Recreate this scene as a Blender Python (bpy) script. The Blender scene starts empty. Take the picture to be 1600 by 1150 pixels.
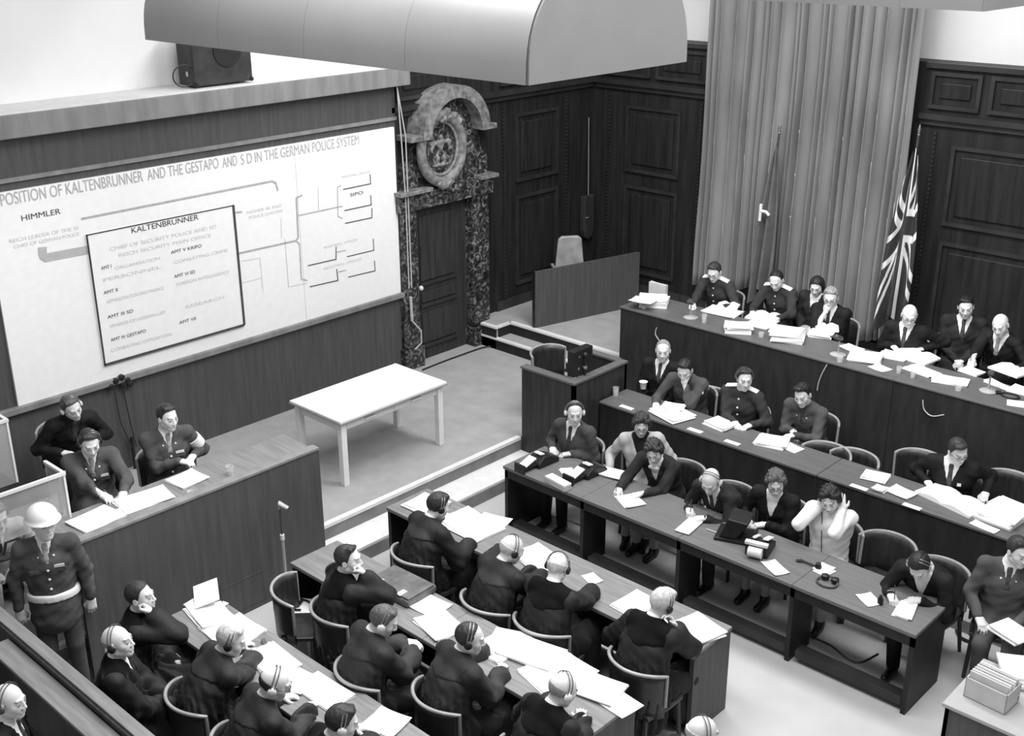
import bpy, bmesh, math, random
import numpy as np
from mathutils import Vector, Matrix, Euler
random.seed(7)
S = bpy.context.scene
COL = S.collection
# ------------------------------------------------------------------ camera
F_PX = 1808.03
YAW, PITCH, ROLL = -0.753112, 0.3707795, 0.0045765
CAM = np.array([0.0, 0.0, 5.9])
def _rot(a, b, c):
    fw = np.array([math.sin(a)*math.cos(b), math.cos(a)*math.cos(b), -math.sin(b)])
    rt = np.array([math.cos(a), -math.sin(a), 0.0]); dn = np.cross(fw, rt)
    return np.array([rt*math.cos(c)+dn*math.sin(c), -rt*math.sin(c)+dn*math.cos(c), fw])
RC = _rot(YAW, PITCH, ROLL)
cd = bpy.data.cameras.new('camera'); cam = bpy.data.objects.new('camera', cd); COL.objects.link(cam)
cd.sensor_width = 36.0; cd.lens = F_PX/1600*36.0; cd.clip_end = 200
M = Matrix.Identity(4)
for i in range(3):
    M[i][0] = RC[0][i]; M[i][1] = -RC[1][i]; M[i][2] = -RC[2][i]; M[i][3] = CAM[i]
cam.matrix_world = M
S.camera = cam
# ------------------------------------------------------------------ view, world and lamps of the hall
S.view_settings.view_transform = 'Standard'; S.view_settings.look = 'None'
S.view_settings.gamma = 1.0; S.view_settings.use_curve_mapping = False
S.view_settings.exposure = 0.0
W = bpy.data.worlds.new('hall_light'); S.world = W; W.use_nodes = True
W.node_tree.nodes['Background'].inputs[0].default_value = (1, 1, 1, 1)
W.node_tree.nodes['Background'].inputs[1].default_value = 0.36
def area(name, loc, size, power, rot=(0, 0, 0)):
    l = bpy.data.lights.new(name, 'AREA'); l.shape = 'RECTANGLE'; l.size, l.size_y = size; l.energy = power
    o = bpy.data.objects.new(name, l); COL.objects.link(o); o.location = loc; o.rotation_euler = rot
    return o
area('ceiling_light', (-4.0, 9.0, 7.4), (4.5, 1.6), 330)
area('ceiling_light', (-7.5, 9.2, 7.4), (4.5, 1.6), 290)
area('ceiling_light', (-5.0, 4.2, 7.4), (4.5, 1.6), 290)
area('ceiling_light', (-1.5, 6.0, 7.4), (3.0, 1.6), 200)

# pixel of the photograph -> point of the place on a given plane
def ray(x, y): return np.array([(x-800)/F_PX, (y-575)/F_PX, 1.0]) @ RC
def atz(x, y, z): d = ray(x, y); return CAM+d*((z-CAM[2])/d[2])
def atx(x, y, X): d = ray(x, y); return CAM+d*((X-CAM[0])/d[0])
def aty(x, y, Y): d = ray(x, y); return CAM+d*((Y-CAM[1])/d[1])

# ------------------------------------------------------------------ materials
MATS = {}
def mat(name, v, rough=.6, var=.12, scale=6.0, stretch=(1, 1, 1), bump=0.0, bscale=None, spec=.3, metal=0.0, attr=None):
    m = bpy.data.materials.new(name); m.use_nodes = True; MATS[name] = m
    nt = m.node_tree; b = nt.nodes['Principled BSDF']
    tc = nt.nodes.new('ShaderNodeTexCoord'); mp = nt.nodes.new('ShaderNodeMapping')
    mp.inputs['Scale'].default_value = stretch
    nt.links.new(tc.outputs['Object'], mp.inputs['Vector'])
    n = nt.nodes.new('ShaderNodeTexNoise'); n.inputs['Scale'].default_value = scale; n.inputs['Detail'].default_value = 6
    nt.links.new(mp.outputs[0], n.inputs['Vector'])
    r = nt.nodes.new('ShaderNodeMapRange')
    r.inputs['From Min'].default_value = .3; r.inputs['From Max'].default_value = .7
    r.inputs['To Min'].default_value = v*(1-var); r.inputs['To Max'].default_value = v*(1+var)
    nt.links.new(n.outputs['Fac'], r.inputs['Value'])
    out = r.outputs[0]
    if attr:
        a = nt.nodes.new('ShaderNodeAttribute'); a.attribute_name = attr
        mu = nt.nodes.new('ShaderNodeMath'); mu.operation = 'MULTIPLY'
        nt.links.new(out, mu.inputs[0]); nt.links.new(a.outputs['Fac'], mu.inputs[1]); out = mu.outputs[0]
    cc = nt.nodes.new('ShaderNodeCombineColor')
    for i in range(3): nt.links.new(out, cc.inputs[i])
    nt.links.new(cc.outputs[0], b.inputs['Base Color'])
    b.inputs['Roughness'].default_value = rough; b.inputs['Metallic'].default_value = metal
    b.inputs['Specular IOR Level'].default_value = spec
    if bump:
        n2 = nt.nodes.new('ShaderNodeTexNoise'); n2.inputs['Scale'].default_value = bscale or scale*4; n2.inputs['Detail'].default_value = 4
        nt.links.new(mp.outputs[0], n2.inputs['Vector'])
        bp = nt.nodes.new('ShaderNodeBump'); bp.inputs['Strength'].default_value = bump; bp.inputs['Distance'].default_value = .02
        nt.links.new(n2.outputs['Fac'], bp.inputs['Height']); nt.links.new(bp.outputs[0], b.inputs['Normal'])
    return m
mat('plaster', .80, .9, .04, 1.5, bump=.05, bscale=60)
mat('wood_dark', .036, .45, .35, 3, (6, 6, .5), spec=.3)
mat('wood_wall', .020, .5, .4, 3, (5, 5, .4), spec=.25)
mat('wood_trim', .030, .4, .3, 4, (1, 1, 1), spec=.4)
mat('wood_panel', .080, .5, .16, 3, (7, 7, .5), spec=.25)
mat('wood_fascia', .22, .55, .2, 2.5, (3, 3, .6))
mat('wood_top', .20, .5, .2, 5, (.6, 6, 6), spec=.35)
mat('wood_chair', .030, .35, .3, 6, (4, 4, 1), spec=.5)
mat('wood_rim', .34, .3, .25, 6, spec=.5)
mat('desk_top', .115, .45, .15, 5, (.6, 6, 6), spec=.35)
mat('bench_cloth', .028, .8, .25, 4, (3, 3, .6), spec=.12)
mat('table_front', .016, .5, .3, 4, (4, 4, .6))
mat('carpet', .36, .95, .08, 5, bump=.25, bscale=130, spec=.1)
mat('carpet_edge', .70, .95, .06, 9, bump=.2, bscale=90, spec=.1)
mat('riser', .20, .8, .2, 5)
mat('riser_dark', .022, .7, .3, 5)
mat('floor_light', .50, .85, .05, 3.0, bump=.08, bscale=60, spec=.15)
mat('board_white', .86, .8, .025, 12)
mat('ink_grey', .42, .8, .2, 30)
mat('ink_light', .62, .8, .12, 40)
mat('ink_dark', .07, .8, .3, 30)
mat('band_grey', .45, .8, .08, 20)
mat('table_white', .80, .5, .05, 6, spec=.35)
mat('table_edge', .26, .5, .1, 6)
mat('paper', .90, .85, .02, 14, spec=.15)
mat('paper_ink', .62, .85, .45, 60, (1, 8, 1), spec=.1)
mat('card', .55, .8, .1, 8)
mat('cloth_curtain', .20, .45, .30, 2.5, (1, 1, .25), bump=.1, bscale=30, spec=.35)
mat('flag_dark', .045, .75, .25, 6)
mat('flag_white', .80, .8, .06, 8)
mat('flag_grey', .14, .7, .2, 5)
mat('lamp_paint', .21, .4, .05, 2, spec=.5)
mat('lamp_cap', .22, .5, .04, 3)
mat('metal', .45, .3, .1, 20, metal=.9)
mat('metal_matte', .38, .4, .1, 20, spec=.5)
mat('metal_dark', .06, .4, .2, 20, spec=.5)
mat('black', .012, .45, .3, 10, spec=.4)
mat('speaker_box', .040, .6, .3, 8)
mat('speaker_cloth', .025, .9, .2, 60)
mat('leather', .11, .4, .35, 8, bump=.3, bscale=30, spec=.5)
mat('skin', .66, .55, .05, 12, attr='tone', spec=.3)
mat('hair_black', 0.014, .5, .22, 40, (1, 1, .25), bump=.35, bscale=70, spec=.4)
mat('hair_dark', 0.03, .5, .22, 40, (1, 1, .25), bump=.35, bscale=70, spec=.4)
mat('hair_mid', 0.09, .5, .22, 40, (1, 1, .25), bump=.35, bscale=70, spec=.4)
mat('hair_grey', 0.28, .5, .22, 40, (1, 1, .25), bump=.35, bscale=70, spec=.4)
mat('hair_white', 0.5, .5, .22, 40, (1, 1, .25), bump=.35, bscale=70, spec=.4)
mat('cloth_black', .012, .75, .4, 5, bump=.35, bscale=14, spec=.2)
mat('cloth_robe', .017, .7, .5, 4, (1, 1, .3), bump=.4, bscale=12, spec=.3)
mat('cloth_robe_worn_sheen', .030, .7, .5, 4, (1, 1, .3), bump=.4, bscale=12, spec=.3)  # worn robe cloth; on yokes its paler tone paints a satin sheen
mat('velvet', .006, .85, .4, 8, bump=.2, bscale=20, spec=.1)
mat('cloth_dark', .028, .8, .35, 6, bump=.35, bscale=14, spec=.15)
mat('cloth_grey', .075, .85, .25, 6, bump=.35, bscale=14, spec=.12)
mat('cloth_uniform', .085, .85, .25, 6, bump=.4, bscale=14, spec=.12)
mat('cloth_soviet', .042, .85, .25, 6, bump=.4, bscale=14, spec=.12)
mat('cloth_light', .46, .85, .12, 6, bump=.35, bscale=14, spec=.1)
mat('cloth_white', .80, .85, .06, 6, bump=.35, bscale=14, spec=.1)
mat('shirt', .84, .8, .04, 8)
mat('tie', .05, .6, .5, 30)
mat('tie_light', .28, .6, .3, 30)
mat('shoe', .012, .3, .3, 10, spec=.5)
mat('stocking', .42, .7, .06, 8)
mat('helmet', .80, .25, .03, 8, spec=.5)
mat('brass', .70, .35, .1, 30, spec=.5)
mat('white_gear', .72, .5, .06, 12)
mat('wire', .03, .5, .2, 20)
mat('wire_light', .5, .5, .1, 20)
for q_, w_ in (('cloth_curtain', .9), ('velvet', .15)):
    b_ = MATS[q_].node_tree.nodes['Principled BSDF']; b_.inputs['Sheen Weight'].default_value = w_; b_.inputs['Sheen Roughness'].default_value = .3
# veined marble
def marble():
    m = bpy.data.materials.new('marble'); m.use_nodes = True; MATS['marble'] = m
    nt = m.node_tree; b = nt.nodes['Principled BSDF']
    tc = nt.nodes.new('ShaderNodeTexCoord')
    n = nt.nodes.new('ShaderNodeTexNoise'); n.inputs['Scale'].default_value = 9; n.inputs['Detail'].default_value = 9; n.inputs['Distortion'].default_value = 2.2
    nt.links.new(tc.outputs['Object'], n.inputs['Vector'])
    r = nt.nodes.new('ShaderNodeValToRGB'); e = r.color_ramp.elements
    e[0].position = .38; e[0].color = (.012,)*3+(1,); e[1].position = .72; e[1].color = (.34,)*3+(1,)
    k = e.new(.52); k.color = (.05,)*3+(1,); k = e.new(.6); k.color = (.13,)*3+(1,)
    nt.links.new(n.outputs['Fac'], r.inputs[0]); nt.links.new(r.outputs[0], b.inputs['Base Color'])
    b.inputs['Roughness'].default_value = .3
marble()
mat('marble_pale', .20, .4, .5, 14, bump=.2, bscale=20)
def glass(name, alpha, v):
    m = bpy.data.materials.new(name); m.use_nodes = True; MATS[name] = m
    nt = m.node_tree; b = nt.nodes['Principled BSDF']
    n = nt.nodes.new('ShaderNodeTexNoise'); n.inputs['Scale'].default_value = 5
    r = nt.nodes.new('ShaderNodeMapRange'); r.inputs['To Min'].default_value = alpha*.6; r.inputs['To Max'].default_value = alpha*1.4
    nt.links.new(n.outputs['Fac'], r.inputs['Value']); nt.links.new(r.outputs[0], b.inputs['Alpha'])
    b.inputs['Base Color'].default_value = (v, v, v, 1); b.inputs['Roughness'].default_value = .08
glass('glass', .22, .7); glass('glass_tumbler', .38, .75)

# ------------------------------------------------------------------ mesh helpers
class MB:
    def __init__(s): s.v = []; s.f = []; s.smooth = False
    def add(s, vs, fs):
        o = len(s.v); s.v += [tuple(float(c) for c in p) for p in vs]; s.f += [tuple(i+o for i in f) for f in fs]; return s
    def box(s, x0, x1, y0, y1, z0, z1):
        return s.add([(x0,y0,z0),(x1,y0,z0),(x1,y1,z0),(x0,y1,z0),(x0,y0,z1),(x1,y0,z1),(x1,y1,z1),(x0,y1,z1)],
                     [(0,3,2,1),(4,5,6,7),(0,1,5,4),(1,2,6,5),(2,3,7,6),(3,0,4,7)])
    def obox(s, c, sx, sy, sz, rz=0.0, tilt=0.0):     # centre, full sizes, rotation about z, tilt about local x
        m = Matrix.Translation(Vector(c)) @ Matrix.Rotation(rz, 4, 'Z') @ Matrix.Rotation(tilt, 4, 'X')
        vs = [m @ Vector((a*sx/2, b*sy/2, d*sz/2)) for d in (-1, 1) for a, b in ((-1,-1),(1,-1),(1,1),(-1,1))]
        return s.add(vs, [(0,3,2,1),(4,5,6,7),(0,1,5,4),(1,2,6,5),(2,3,7,6),(3,0,4,7)])
    def tube(s, pts, rad, n=8, cap=True):
        pts = [Vector(p) for p in pts]; N = len(pts)
        rs = rad if isinstance(rad, (list, tuple)) else [rad]*N
        vs = []; prev = None
        for i, p in enumerate(pts):
            t = (pts[min(i+1, N-1)]-pts[max(i-1, 0)]).normalized()
            if prev is None:
                a = Vector((0, 0, 1)) if abs(t.z) < .9 else Vector((1, 0, 0)); u = t.cross(a).normalized()
            else:
                u = (prev-t*prev.dot(t)).normalized()
            prev = u; w = t.cross(u)
            vs += [p+(u*math.cos(2*math.pi*k/n)+w*math.sin(2*math.pi*k/n))*rs[i] for k in range(n)]
        fs = [(i*n+k, i*n+(k+1) % n, (i+1)*n+(k+1) % n, (i+1)*n+k) for i in range(N-1) for k in range(n)]
        if cap: fs += [tuple(range(n-1, -1, -1)), tuple(range((N-1)*n, N*n))]
        return s.add(vs, fs)
    def lathe(s, prof, c=(0, 0, 0), n=20, cap=True):
        vs = [(c[0]+r*math.cos(2*math.pi*k/n), c[1]+r*math.sin(2*math.pi*k/n), c[2]+z) for r, z in prof for k in range(n)]
        fs = [(i*n+k, i*n+(k+1) % n, (i+1)*n+(k+1) % n, (i+1)*n+k) for i in range(len(prof)-1) for k in range(n)]
        if cap: fs += [tuple(range(n-1, -1, -1)), tuple(range((len(prof)-1)*n, len(prof)*n))]
        return s.add(vs, fs)
    def prism(s, poly, axis, a, b):   # polygon (2D) extruded along an axis from a to b
        def P(u, w, t): return {'x': (t, u, w), 'y': (u, t, w), 'z': (u, w, t)}[axis]
        n = len(poly)
        vs = [P(u, w, a) for u, w in poly]+[P(u, w, b) for u, w in poly]
        return s.add(vs, [tuple(range(n-1, -1, -1)), tuple(range(n, 2*n))]+[(i, (i+1) % n, n+(i+1) % n, n+i) for i in range(n)])
    def sphere(s, c, r, n=10, sc=(1, 1, 1)):
        prof = [(max(1e-4, math.sin(math.pi*i/n))*r, -math.cos(math.pi*i/n)*r) for i in range(n+1)]
        m = 2*n; vs = [(c[0]+q*math.cos(2*math.pi*k/m)*sc[0], c[1]+q*math.sin(2*math.pi*k/m)*sc[1], c[2]+z*sc[2]) for q, z in prof for k in range(m)]
        return s.add(vs, [(i*m+k, i*m+(k+1) % m, (i+1)*m+(k+1) % m, (i+1)*m+k) for i in range(n) for k in range(m)])
    def xf(s, m):
        s.v = [tuple(m @ Vector(p)) for p in s.v]; return s
    def mesh(s, name):
        me = bpy.data.meshes.new(name); me.from_pydata(s.v, [], s.f); me.update()
        bm = bmesh.new(); bm.from_mesh(me); bmesh.ops.recalc_face_normals(bm, faces=bm.faces); bm.to_mesh(me); bm.free()
        return me
    def build(s, name, m, parent=None, smooth=False, bevel=0.0, shift=None):
        if shift is not None: s.v = [(a-shift[0], b-shift[1], c-shift[2]) for a, b, c in s.v]
        me = s.mesh(name)
        if smooth:
            me.polygons.foreach_set('use_smooth', [True]*len(me.polygons))
        o = obj(name, me, m, parent)
        if shift is not None and parent is None: o.location = shift
        if smooth: autosmooth(o)
        if bevel:
            b = o.modifiers.new('bevel', 'BEVEL'); b.width = bevel; b.segments = 2; b.limit_method = 'ANGLE'
        return o
def autosmooth(o, ang=40):
    try: o.data.set_sharp_from_angle(angle=math.radians(ang))
    except Exception: pass
def obj(name, me, m, parent=None):
    if m is not None:
        me.materials.clear(); me.materials.append(MATS[m] if isinstance(m, str) else m)
    o = bpy.data.objects.new(name, me); COL.objects.link(o)
    if parent is not None: o.parent = parent
    return o
def empty(name, loc=(0, 0, 0), rz=0.0):
    o = bpy.data.objects.new(name, None); COL.objects.link(o); o.location = loc; o.rotation_euler = (0, 0, rz); o.empty_display_size = .1
    return o
def tag(o, label=None, cat=None, group=None, kind=None):
    if label: o['label'] = label
    if cat: o['category'] = cat
    if group: o['group'] = group
    if kind: o['kind'] = kind
    return o
def copy_tree(o, parent=None):
    c = o.copy(); COL.objects.link(c)
    if parent is not None: c.parent = parent
    for ch in list(o.children): copy_tree(ch, c)
    return c
# ================================================================== THE ROOM
XW = -10.95; YB = 13.44; ZS = .32; ZP = .64; ZTOP = 6.4
def struct(o): o['kind'] = 'structure'; return o
struct(MB().box(-13, 3, -1, 14.5, -.12, 0).build('floor', 'floor_light'))
wl = struct(MB().box(XW-.5, XW-.3, -1, YB+.6, 0, ZTOP).build('wall_left', 'plaster'))
wb = struct(MB().box(XW-.5, 3, YB+.3, YB+.5, 0, ZTOP).build('wall_back', 'plaster'))
# wood panelling of the left wall beyond the screen, and of the back wall
def panel(parent, axis, base, u0, u1, z0, z1, sgn=1):
    """raised frame moulding with a recessed field on a wall plane; axis 'x' = wall normal +x, 'y' = wall normal -y"""
    def bx(mb, a0, a1, b0, b1, d0, d1):
        if axis == 'x': mb.box(base+d0, base+d1, a0, a1, b0, b1)
        else: mb.box(a0, a1, base-d1, base-d0, b0, b1)
    w = .045
    fr = MB()
    bx(fr, u0, u1, z1-w, z1, 0, .035); bx(fr, u0, u1, z0, z0+w, 0, .045)
    bx(fr, u0, u0+w, z0+w, z1-w, 0, .035); bx(fr, u1-w, u1, z0+w, z1-w, 0, .035)
    p = fr.build('panel_frame', 'wood_trim', parent)
    fd = MB(); g = .12
    bx(fd, u0+g, u1-g, z0+g, z1-g, 0, .03)
    fd.build('panel', 'wood_wall', parent, bevel=.015)
def beads(parent, axis, base, u, z0, z1):
    mb = MB(); z = z0
    while z < z1:
        if axis == 'x': mb.box(base, base+.022, u-.012, u+.012, z, z+.03)
        else: mb.box(u-.012, u+.012, base-.022, base, z, z+.03)
        z += .055
    o = mb.build('bead_moulding', 'wood_trim', parent); o['kind'] = 'stuff'
pl = struct(MB().box(XW-.3, XW, 9.35, YB+.3, 0, 4.32).build('wall_left', 'wood_wall'))
for z0, z1, d in ((3.68, 3.745, .10), (3.61, 3.68, .05), (4.26, 4.32, .05)):
    MB().box(XW, XW+d, 9.45, YB, z0, z1).build('cornice', 'wood_trim', pl)
for u in (11.52, 12.85): beads(pl, 'x', XW, u, .75, 3.55)
panel(pl, 'x', XW, 11.75, 12.65, 2.45, 3.40); panel(pl, 'x', XW, 11.75, 12.65, .95, 2.25)
for u0, u1 in ((9.6, 10.5), (11.45, 12.35), (12.45, 13.3)): panel(pl, 'x', XW, u0, u1, 3.80, 4.22)
MB().box(XW, XW+.03, 11.35, YB, ZP, ZP+.14).build('baseboard', 'wood_dark', pl)
pb = struct(MB().box(XW-.3, 1.0, YB, YB+.3, 0, 4.32).build('wall_back', 'wood_wall'))
for z0, z1, d in ((3.68, 3.745, .10), (3.61, 3.68, .05), (4.26, 4.32, .05)):
    MB().box(XW+.1, -8.86, YB-d, YB, z0, z1).build('cornice', 'wood_trim', pb)
    MB().box(-5.92, 1.0, YB-d, YB, z0, z1).build('cornice', 'wood_trim', pb)
for u in (-10.62, -9.02, -5.72, -3.6): beads(pb, 'y', YB, u, .75, 3.55)
for u0, u1 in ((-10.3, -9.35), (-5.5, -3.85), (-3.35, -1.8)):
    panel(pb, 'y', YB, u0, u1, 2.45, 3.40); panel(pb, 'y', YB, u0, u1, .95, 2.25)
for u0, u1 in ((-10.8, -9.9), (-9.8, -8.95), (-5.85, -5.25), (-5.15, -4.1), (-4.0, -3.0)): panel(pb, 'y', YB, u0, u1, 3.80, 4.22)
MB().box(XW, 1.0, YB-.03, YB, ZP, ZP+.14).build('baseboard', 'wood_dark', pb)
# stage, steps, judges' platform
st = struct(MB().box(XW, -8.25, -1, 10.9, 0, ZS).build('floor_stage', 'carpet'))
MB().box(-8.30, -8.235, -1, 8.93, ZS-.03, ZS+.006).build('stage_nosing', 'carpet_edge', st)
MB().box(-8.25, -8.242, -1, 8.93, .16, ZS-.03).build('riser', 'riser', st)
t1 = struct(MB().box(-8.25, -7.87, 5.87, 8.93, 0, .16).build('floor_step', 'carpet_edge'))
MB().box(-7.87, -7.862, 5.87, 8.93, 0, .135).build('riser', 'riser', t1)
jp = struct(MB().box(XW, 1.0, 11.15, YB, 0, ZP).box(XW, -10.48, 10.86, 11.15, 0, ZP).build('floor_judges_platform', 'carpet'))
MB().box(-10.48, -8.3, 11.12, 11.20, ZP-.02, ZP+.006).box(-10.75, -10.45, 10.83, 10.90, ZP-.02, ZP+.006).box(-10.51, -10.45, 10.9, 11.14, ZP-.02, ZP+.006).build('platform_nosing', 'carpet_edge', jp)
MB().box(-10.48, -8.3, 11.135, 11.15, .485, ZP-.02).box(-10.75, -10.47, 10.845, 10.86, ZS, ZP-.02).box(-10.48, -10.465, 10.9, 11.14, .485, ZP-.02).build('riser', 'riser_dark', jp)
s2 = struct(MB().box(-10.6, -8.3, 10.86, 11.14, 0, .48).build('floor_platform_step', 'carpet'))
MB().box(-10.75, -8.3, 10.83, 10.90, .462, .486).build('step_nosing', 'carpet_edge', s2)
MB().box(-10.75, -8.3, 10.845, 10.86, ZS, .462).build('riser', 'riser_dark', s2)
rf = struct(MB().box(-8.25, 1.0, 9.05, 10.84, 0, .12).build('floor_counsel_platform', 'carpet'))
MB().box(-8.25, -7.42, 9.86, 10.86, .12, ZS).build('floor_landing', 'carpet', st)

# ------------------------------------------------------------------ screen wall with ledge
XS = -10.85
sw = empty('screen_wall', (XS, 6, 0)); tag(sw, 'dark wooden screen wall with projecting ledge that carries the wall chart', 'screen wall')
def S_(mb, name, m, **k): return mb.build(name, m, sw, shift=(XS, 6, 0), **k)
for y0, y1 in ((-1, 2.0), (2.0, 4.5), (4.5, 7.0), (7.0, 9.5)):
    S_(MB().box(XS-.3, XS, y0, y1-.002, ZS, 4.02), 'wall_board', 'wood_panel')
S_(MB().box(XS-.3, XS+.16, -1, 9.63, 4.02, 4.24), 'fascia', 'wood_fascia', bevel=.01)
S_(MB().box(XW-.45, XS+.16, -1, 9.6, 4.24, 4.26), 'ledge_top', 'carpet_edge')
S_(MB().box(XS, XS+.03, 4.2, 9.5, 3.60, 3.64), 'moulding', 'wood_fascia')
S_(MB().box(XS, XS+.07, -1, 9.55, 1.33, 1.40), 'chalk_rail', 'wood_fascia', bevel=.01)
# ------------------------------------------------------------------ chart
XC = XS+.03
BY0, BY1, BZ0, BZ1 = 4.37, 9.45, 1.40, 3.52
ch = empty('wall_chart', (XC, BY0, BZ0)); tag(ch, 'large white organisation chart with grey lettering and connecting lines on the screen wall', 'chart')
def C_(mb, name, m): return mb.build(name, m, ch, shift=(XC, BY0, BZ0))
for y0, y1 in ((BY0, 7.93), (7.935, BY1)):
    C_(MB().box(XC-.03, XC, y0, y1, BZ0, BZ1), 'chart_sheet', 'board_white')
C_(MB().box(XC-.03, XC+.006, BY1, BY1+.02, BZ0, BZ1), 'chart_border', 'wood_dark')
def yz(px, py, X=None): p = atx(px, py, X or XC); return p[1], p[2]
def text_mesh(txt):
    cu = bpy.data.curves.new('lettering', 'FONT'); cu.body = txt; cu.size = 1; cu.extrude = 0
    o = bpy.data.objects.new('lettering', cu); COL.objects.link(o)
    dg = bpy.context.evaluated_depsgraph_get(); me = bpy.data.meshes.new_from_object(o.evaluated_get(dg))
    bpy.data.objects.remove(o); return me
def text(txt, px0, py0, px1, py1, h, m='ink_grey', X=None, bold=0.0, parent=None):
    """lettering whose baseline runs between two pixels of the chart; h = cap height in metres"""
    X = X or XC
    a = yz(px0, py0, X); b = yz(px1, py1, X)
    me = text_mesh(txt); n = len(me.vertices); co = np.empty(n*3); me.vertices.foreach_get('co', co); co = co.reshape(-1, 3)
    lo = co[:, 0].min(); w = co[:, 0].max()-lo; hh = .7
    z0 = (a[1]+b[1])/2
    y = a[0]+(co[:, 0]-lo)/w*(b[0]-a[0]); z = z0+co[:, 1]/hh*h
    out = np.stack([np.full(n, X+.004)-XC, y-BY0, z-BZ0], 1)
    me.vertices.foreach_set('co', out.ravel()); me.update()
    o = obj('lettering', me, m, ch); o['kind'] = 'stuff'
    if bold:
        s = o.modifiers.new('w', 'SOLIDIFY'); s.thickness = .004
    return o
def line(pts, w, m='ink_grey', X=None, name='connecting_line'):
    X = (X or XC)+.0004*(len(ch.children) % 7)
    mb = MB(); q = [yz(*p, X) for p in pts]
    n = len(q); vs = []
    for i in range(n):
        a_ = np.array(q[max(i-1, 0)]); b_ = np.array(q[i]); c_ = np.array(q[min(i+1, n-1)])
        d1 = (b_-a_)/max(np.linalg.norm(b_-a_), 1e-9); d2 = (c_-b_)/max(np.linalg.norm(c_-b_), 1e-9)
        if i == 0: d1 = d2
        if i == n-1: d2 = d1
        nn = np.array((-(d1+d2)[1], (d1+d2)[0])); nn = nn/np.linalg.norm(nn); k_ = min(1.6, 1/max(.3, nn @ np.array((-d1[1], d1[0]))))
        for s_ in (1, -1): e_ = b_+nn*w/2*k_*s_; vs.append((X+.003, e_[0], e_[1]))
    mb.add(vs, [(2*i, 2*i+1, 2*i+3, 2*i+2) for i in range(n-1)])
    o = C_(mb, name, m); o['kind'] = 'stuff'; return o
text('POSITION OF KALTENBRUNNER', 2, 322, 224, 283, .115)
text('AND THE GESTAPO', 231, 281, 342, 263, .115)
text('AND', 348, 262, 371, 258, .115)
text('S D IN THE GERMAN POLICE SYSTEM', 377, 257, 561, 225, .115)
text('HIMMLER', 34, 345, 95, 334, .055, 'ink_dark')
text('REICH LEADER OF THE SS', 15, 380, 123, 358, .036, 'ink_light')
text('CHIEF OF GERMAN POLICE', 22, 389, 124, 367, .036, 'ink_light')
# grey band and lines
line([(127, 342), (425, 283), (431, 286), (434, 298)], .022)
line([(66, 386), (66.5, 395), (68, 400), (72, 402.5), (138, 390)], .085, 'band_grey')
line([(372, 396), (462, 376), (466, 371), (463, 309), (472, 305)], .020)
line([(462, 376), (468, 381), (471, 436), (480, 438)], .014)
line([(465, 337), (535, 322)], .014)
line([(533, 290), (527, 292), (528, 338), (535, 341)], .011)
for a, b, c in (((536, 296), (579, 287), (578, 272)), ((538, 329), (580, 320), (579, 305)), ((539, 349), (581, 340), (581, 325)),
                ((481, 415), (525, 405), (525, 385)), ((484, 448), (528, 438), (526, 420)), ((542, 401), (584, 391), (583, 373)), ((544, 433), (586, 423), (585, 407))):
    line([a, b, c], .012, 'ink_dark')
line([(376, 408), (406, 403), (411, 455)], .007, 'ink_light'); line([(378, 442), (408, 434)], .007, 'ink_light')
line([(439, 340), (440, 372)], .007, 'ink_light'); line([(445, 372), (451, 448), (480, 442)], .007, 'ink_light')
line([(497, 292), (498, 330)], .007, 'ink_light')
line([(526, 394), (540, 391)], .012); line([(528, 425), (541, 422)], .012)
text('REGIONAL OFFICES', 534, 279, 578, 269, .030, 'ink_light'); text('SIPO', 547, 307, 567, 303, .040, 'ink_dark')
text('HIGHER SS AND', 386, 334, 440, 323, .034, 'ink_light'); text('POLICE LEADERS', 389, 342, 441, 331, .034, 'ink_light')
text('REGIONAL OFFICES', 506, 388, 558, 376, .028, 'ink_light'); text('REGIONAL OFFICES', 506, 420, 565, 407, .028, 'ink_light')
line([(368, 332), (378, 331)], .02)
# overlaid card
XK = XC+.02
kc = [yz(*p, XK) for p in ((138, 367), (365, 320), (381, 508), (161, 571))]
ky0 = (kc[0][0]+kc[3][0])/2; ky1 = (kc[1][0]+kc[2][0])/2; kz1 = (kc[0][1]+kc[1][1])/2; kz0 = (kc[2][1]+kc[3][1])/2
C_(MB().box(XC, XK, ky0, ky1, kz0, kz1), 'overlay_card', 'board_white')
bd = MB()
for a in ((ky0, ky1, kz1-.008, kz1), (ky0, ky1, kz0-.012, kz0+.014), (ky0, ky0+.010, kz0, kz1), (ky1-.014, ky1+.014, kz0, kz1)):
    bd.box(XK-.012, XK+.006, a[0], a[1], a[2], a[3])
C_(bd, 'card_border', 'ink_dark')
K = dict(X=XK)
text('KALTENBRUNNER', 206, 365, 310, 342, .058, 'ink_dark', **K)
text('CHIEF OF SECURITY POLICE AND SD', 172, 392, 338, 356, .038, 'ink_light', **K)
text('REICH SECURITY MAIN OFFICE', 186, 401, 330, 370, .038, 'ink_light', **K)
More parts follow.
